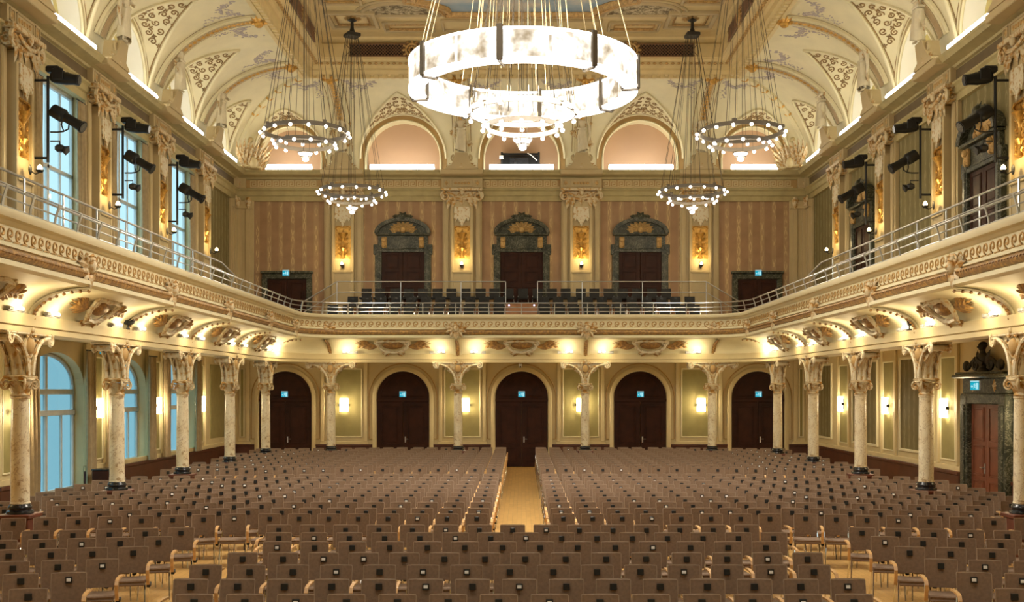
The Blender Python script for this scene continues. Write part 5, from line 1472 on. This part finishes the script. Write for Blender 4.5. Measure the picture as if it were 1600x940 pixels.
# ------------------------------------------------------------------ chairs of the hall
def chair_meshes():
    o = {}
    b = MB(); rings = []
    for z, y, w in ((.50,.195,.186),(.60,.205,.193),(.72,.222,.196),(.80,.238,.196),(.845,.246,.195),(.855,.248,.190)):
        rings.append([(-w, y-.004, z), (-w*.6, y+.016, z), (0, y+.022, z), (w*.6, y+.016, z), (w, y-.004, z), (w, y+.026, z), (w*.6, y+.044, z), (0, y+.05, z), (-w*.6, y+.044, z), (-w, y+.026, z)])
    b.loft(rings, True, True); o['backrest'] = b
    b = MB(); b.tube([(-.191,.197,.52),(-.198,.203,.62),(-.200,.219,.74),(-.200,.245,.852),(-.194,.250,.861),(-.10,.268,.864),(0,.272,.864),(.10,.268,.864),(.194,.250,.861),(.200,.245,.852),(.200,.219,.74),(.198,.203,.62),(.191,.197,.52)], .006, 4); o['edge_highlight'] = b  # thin strip added to imitate the highlight round the backrest edge
    b = MB(); rings = []
    for y, z, w in ((-.235,.435,.20),(-.25,.452,.215),(-.235,.468,.22),(-.10,.462,.222),(.08,.458,.22),(.18,.46,.21),(.195,.45,.20)):
        rings.append([(-w, y, z-.045), (-w*1.02, y, z-.02), (-w, y, z+.004), (-w*.5, y, z+.002), (0, y, z-.002), (w*.5, y, z+.002), (w, y, z+.004), (w*1.02, y, z-.02), (w, y, z-.045)])
    b.loft(rings, True, True); o['seat'] = b
    L = []
    for sx in (-1, 1):
        b = MB(); b.tube([(sx*.20,-.10,.42),(sx*.215,-.20,.22),(sx*.225,-.25,.0)], .011, 5); L.append(b)
        b = MB(); b.tube([(sx*.20,.08,.42),(sx*.215,.18,.20),(sx*.225,.27,.0)], .011, 5); L.append(b)
    o['leg'] = L
    b = MB()
    for sx in (-1, 1): b.tube([(sx*.205,-.12,.425),(sx*.205,.17,.435),(sx*.20,.215,.56)], .012, 5)
    b.tube([(-.205,.05,.43),(.205,.05,.43)], .010, 5); b.tube([(-.205,-.10,.428),(.205,-.10,.428)], .010, 5); o['seat_frame'] = b
    def arm(s):
        b = MB(); w = .022; x = s*.255; rr = []
        C_ = [(.20,.655),(.05,.665),(-.12,.662),(-.20,.645),(-.235,.60),(-.225,.52),(-.20,.44),(-.185,.40)]
        for i, (y, z) in enumerate(C_):
            a = C_[max(i-1,0)]; c = C_[min(i+1,len(C_)-1)]; dy, dz = c[0]-a[0], c[1]-a[1]; l = math.hypot(dy, dz); ny, nz = -dz/l*.012, dy/l*.012
            rr.append([(x-w,y+ny,z+nz),(x+w,y+ny,z+nz),(x+w,y-ny,z-nz),(x-w,y-ny,z-nz)])
        b.loft(rr, True, True); return b
    o['arm'] = arm
    b = MB(); b.bbox(-.039,.039,.203,.222,.738,.812,.004); o['plaque'] = b
    b = MB(); b.bbox(-.025,.025,.198,.205,.758,.795,.002); o['card'] = b
    b = MB(); b.bbox(.235,.285,-.19,-.05,.36,.42,.008); o['coupling'] = b
    return o
CM = chair_meshes()
for b in (CM['plaque'], CM['card']):      # lean with the backrest
    b.v = [(x, y+(z-.775)*.18+.020, z) for x, y, z in b.v]
CME = {k: CM[k].mesh('chair_'+k, M[m]) for k, m in (('edge_highlight','edge_highlight'),('backrest','fabric'),('seat','fabric'),('seat_frame','chrome'),('plaque','plaque'),('card','card'),('coupling','black_metal'))}
LEGME = [b.mesh('chair_leg', M['chrome']) for b in CM['leg']]; ARM = {s: CM['arm'](s).mesh('chair_arm', M['beech']) for s in (-1, 1)}
def chair_thing(x, y, rz, label, group, both, card, z=0, single=True):
    r = empty('hall_chair', (x, y, z), rz); tag(r, label, 'chair', group)
    bk = inst('backrest', CME['backrest'], r, (0,0,0)); inst('edge_highlight', CME['edge_highlight'], bk, (0,0,0))
    for k in ('seat', 'seat_frame'): inst(k, CME[k], r, (0,0,0))
    pl = inst('plaque', CME['plaque'], r, (0,0,0))
    if card: inst('number_card', CME['card'], pl, (0,0,0))
    for me in LEGME: inst('leg', me, r, (0,0,0))
    a = inst('armrest', ARM[1], r, (0,0,0)); inst('coupling', CME['coupling'], a, (0,0,0))
    if both: inst('armrest', ARM[-1], r, (0,0,0))
FULL = MB(); CARDED = MB()
for bb in (FULL, CARDED):
    for k, mi in (('backrest',0),('seat',0),('seat_frame',1),('plaque',2),('edge_highlight',5)):
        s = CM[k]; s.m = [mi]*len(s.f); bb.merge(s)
    for s in CM['leg']: s.m = [1]*len(s.f); bb.merge(s)
    s = CM['arm'](1); s.m = [3]*len(s.f); bb.merge(s)
s = CM['card']; s.m = [4]*len(s.f); CARDED.merge(s)
AL = math.radians(10.5); CR = random.Random(5)
seats = []      # (x, y, rz, block, row, seat, both arms)
P_ = .545
for i, (d, off) in enumerate(zip((11.69,12.64,13.66,14.70,15.78,16.77,17.75), (.30,.52,.40,.05,.27,.07,.40))):
    xs = [off+P_*k for k in range(-9, 9)]; xs = [x for x in xs if abs(x) < 4.02]
    for j, x in enumerate(xs): seats.append((x, d, 0, 'centre front block', i, j, j == 0))
for sx, nm in ((-1, 'left front wing'), (1, 'right front wing')):
    for i, d in enumerate((10.95,12.02,13.10,14.14,15.27,16.32,17.4)):
        for j in range(11):
            x = sx*(5.40+P_*cos(AL)*j); y = d-P_*sin(AL)*j
            if abs(x) > 9.9 or abs(x)-.3 > .50*y: continue
            if any(math.hypot(x-cx, y-.24-cy) < .72 for cx, cy, _, _ in COLS): continue
            seats.append((x, y, -sx*AL, nm, i, j, sx > 0 and j == 0))
def long_rows(ds, nm, xmax, pitch):
    for sx, sd in ((-1, 'left'), (1, 'right')):
        for i, d in enumerate(ds):
            j = 0; x = .80 if sx < 0 else .74; y = d; jig = 0
            while x < xmax:
                a = 0 if x < 4.5 else AL
                if not any(math.hypot(sx*x-cx, y-.24-cy) < .72 for cx, cy, _, _ in COLS): seats.append((sx*x, y, -sx*a, '%s %s block' % (sd, nm), i, j, (sx > 0 and j == 0)))
                j += 1; x += pitch*cos(a)+(.06 if a == 0 and x+pitch >= 4.5 else 0); y -= pitch*sin(a)
long_rows((19.34,20.30,21.37,22.40,23.45,24.42,25.40,26.42,27.5,28.6), 'middle', 10.3, .525)
long_rows([31.2+.985*i for i in range(12)], 'rear', 10.2, .53)
seats.sort(key=lambda s: s[1])
def vis(s):
    px = 815+1700*s[0]/s[1]; return -25 < px < 1625
seats = [s for s in seats if vis(s)]
mass = MB(); nind = 0
order = {'front': 0, 'middle': 1, 'rear': 2}
for s in seats:
    x, d, rz, blk, row, col, both = s
    card = CR.random() < .2
    if d > 30.5: card = CR.random() < .3
    ry = rz+CR.uniform(-.012, .012); lx = x+.245*sin(rz)*-1*0; y = d-.245
    if nind < 300:
        if 'wing' in blk: lb = 'taupe fabric chair in %s, %s row from stage, %s from the aisle' % (blk, ORD[row], ORD[col])
        elif 'centre' in blk: lb = 'taupe fabric chair in %s, %s row from stage, %s from left' % (blk, ORD[row], ORD[col])
        else: lb = 'taupe fabric chair in %s, %s row, %s from the aisle' % (blk, ORD[row], ORD[col])
        chair_thing(x, y, ry, lb, 'numbered hall chairs', both, card); nind += 1
    else:
        mass.merge(CARDED if card else FULL, Matrix.Translation((x, y, 0)) @ Matrix.Rotation(ry, 4, 'Z'))
o = mass.build('distant_chairs', [M['fabric'], M['chrome'], M['plaque'], M['beech'], M['card'], M['edge_highlight']]); tag(o, 'mass of taupe fabric chairs filling the farther rows up to the back doors', 'chairs', None, 'stuff')

# ------------------------------------------------------------------ gallery seats
def make_gallery_chair():
    r = empty('gallery_chair'); r['category'] = 'chair'
    for k in ('backrest', 'seat'):
        o = inst(k, CM[k].mesh('gallery_'+k, M['gallery_fabric']), r, (0,0,0))
    b = MB()
    for s in CM['leg']+[CM['seat_frame']]: s.m = [0]*len(s.f); b.merge(s)
    b.build('frame', M['steel'], r); inst('plaque', CME['plaque'], r, (0,0,0))
    return r
us = [False]; pr = make_gallery_chair()
for nm, yy, zz, xr in (('front', 40.15, 5.38, 7.0), ('middle', 41.25, 5.78, 6.45), ('upper', 42.45, 6.2, 6.1)):
    xs = []; x = -xr
    while x <= xr: xs.append(x); x += .56
    if nm != 'upper': xs = [x for x in xs if abs(x) > .80]
    for i, x in enumerate(xs):
        place(pr, us, loc=(x+CR.uniform(-.02,.02), yy, zz), rz=CR.uniform(-.03,.03), label='black chair in %s row of back gallery, %s from the left' % (nm, ORD[i]), group='back gallery chairs')
for side in ('left', 'right'):
    s = -1 if side == 'left' else 1
    for i in range(22):
        y = 18.0+i*.82; place(pr, us, loc=(s*9.1, y, 5.40), rz=facing(side)*.75, label='black chair on %s gallery, %s from the stage end' % (side, ORD[i]), group='%s gallery chairs' % side)
b = MB(); b.box(-7.3, 7.3, 39.87, 40.75, 5.155, 5.38)
for s in (-1, 1): b.box(min(s*8.35, s*11.1), max(s*8.35, s*11.1), 14, 37.2, 5.155, 5.40)
struct(b.build('floor_gallery_step', M['dark_wood'], None, 0))
r = empty('podium', (0, 40.05, 5.385)); tag(r, 'brown wooden podium with two small lights between front gallery seats', 'podium')
b = MB(); b.bbox(-.58,.58,-.1,.25,0,.86,.015); b.build('body', M['podium_wood'], r)
b = MB()
for q in (-.46, .46): b.ell((q,-.12,.80), (.035,.03,.03), 8, 6)
b.build('small_light', M['led_blue'], r)
b = MB(); b.bbox(-.60,.60,-.12,.27,.86,.885,.006); b.build('top', M['dark_wood'], r)

r = empty('cabinet', (-HW+.66, 28.2, 0), facing('left')); tag(r, 'low dark cabinet on the floor before the nearest lower left window', 'cabinet')
b = MB(); b.bbox(-.24,.24,-.2,.2,.06,1.0,.012); b.bbox(-.22,.22,-.18,.18,0,.06,.005); b.build('body', M['dark_wood'], r)
b = MB(); b.bbox(-.26,.26,-.22,.22,1.0,1.03,.006); b.build('top', M['black_gloss'], r)
b = MB(); b.bbox(-.21,.21,-.215,-.198,.10,.96,.008); d = b.build('door', M['dark_wood'], r)
b = MB(); b.tube([(.16,-.215,.55),(.16,-.235,.55)], .015, 8); b.build('knob', M['steel'], d)
r = empty('notice_plate', (-CX-.02, YC[2]-.252, .60)); tag(r, 'small white plate on the red plinth of the third left column', 'plate')
b = MB(); b.bbox(-.07,.07,-.012,0,-.06,.06,.003); b.build('plate', M['card'], r)
b = MB()
for sx in (-.055, .055): b.ell((sx, -.013, .045), (.006,.004,.006), 6, 4)
b.build('screw', M['steel'], r)
# ------------------------------------------------------------------ light, sky and camera
def light(kind, name, loc, power, col, size=.1, rot=None, **k):
    l = bpy.data.lights.new(name, kind); l.energy = power; l.color = col
    if kind == 'AREA': l.shape = k.get('shape', 'DISK'); l.size = size
    else: l.shadow_soft_size = size
    if 'sy' in k: l.size_y = k['sy']
    o = bpy.data.objects.new(name, l); COL.objects.link(o); o.location = loc
    if rot: o.rotation_euler = rot
    return o
WARM = (1, .80, .52)
for i, p in enumerate(CH): light('POINT', 'chandelier_light', (p[0], p[1], p[2]-1.0), 240, (1, .86, .64), .3)
light('AREA', 'ring_light_down', (RX, RY, 9.05), 1150, (1, .92, .80), 4.4)
light('AREA', 'ring_light_up', (RX, RY, 9.95), 850, (1, .92, .80), 4.4, (pi, 0, 0))
for p in SPOTS: light('POINT', 'cove_light', p, 15, (1, .80, .46), .04)
for p in SCONCES: light('POINT', 'sconce_light', p, 45, (1, .80, .50), .08)
for p in CANDLES: light('POINT', 'candle_light', p, 20, (1, .74, .34), .05)
for x in (-5.5, 5.5): light('AREA', 'unseen_fill_light', (x, 9, 15.0), 550, (1, .90, .74), 3.0)  # unseen fill lights without fixtures, added above the stage to brighten the chairs
w = bpy.data.worlds.new('sky'); SC.world = w; w.use_nodes = True
nt = w.node_tree; bg = nt.nodes['Background']; bg.inputs[0].default_value = (.62, .88, 1.0, 1)   # overcast sky, brighter towards the zenith
tc = nt.nodes.new('ShaderNodeTexCoord'); sp = nt.nodes.new('ShaderNodeSeparateXYZ'); mr = nt.nodes.new('ShaderNodeMapRange')
nt.links.new(tc.outputs['Generated'], sp.inputs[0]); nt.links.new(sp.outputs[2], mr.inputs[0])
for i, q in ((1, .27), (2, .9), (3, 1.2), (4, 7.0)): mr.inputs[i].default_value = q
nt.links.new(mr.outputs[0], bg.inputs[1])
cam = bpy.data.cameras.new('camera'); co = bpy.data.objects.new('camera', cam); COL.objects.link(co)
co.location = (0, 0, 3.05); co.rotation_euler = (pi/2, 0, 0)
cam.sensor_width = 36; cam.lens = 1700/1600*36; cam.shift_x = -15/1600; cam.shift_y = 140/1600; cam.clip_end = 200
SC.camera = co
SC.view_settings.view_transform = 'Standard'; SC.view_settings.look = 'None'; SC.view_settings.gamma = 1; SC.view_settings.use_curve_mapping = False
SC.view_settings.exposure = 0.0
cy = SC.cycles; cy.max_bounces = 6; cy.diffuse_bounces = 4; cy.glossy_bounces = 2; cy.transparent_max_bounces = 6; cy.sample_clamp_indirect = 4; cy.use_denoising = True
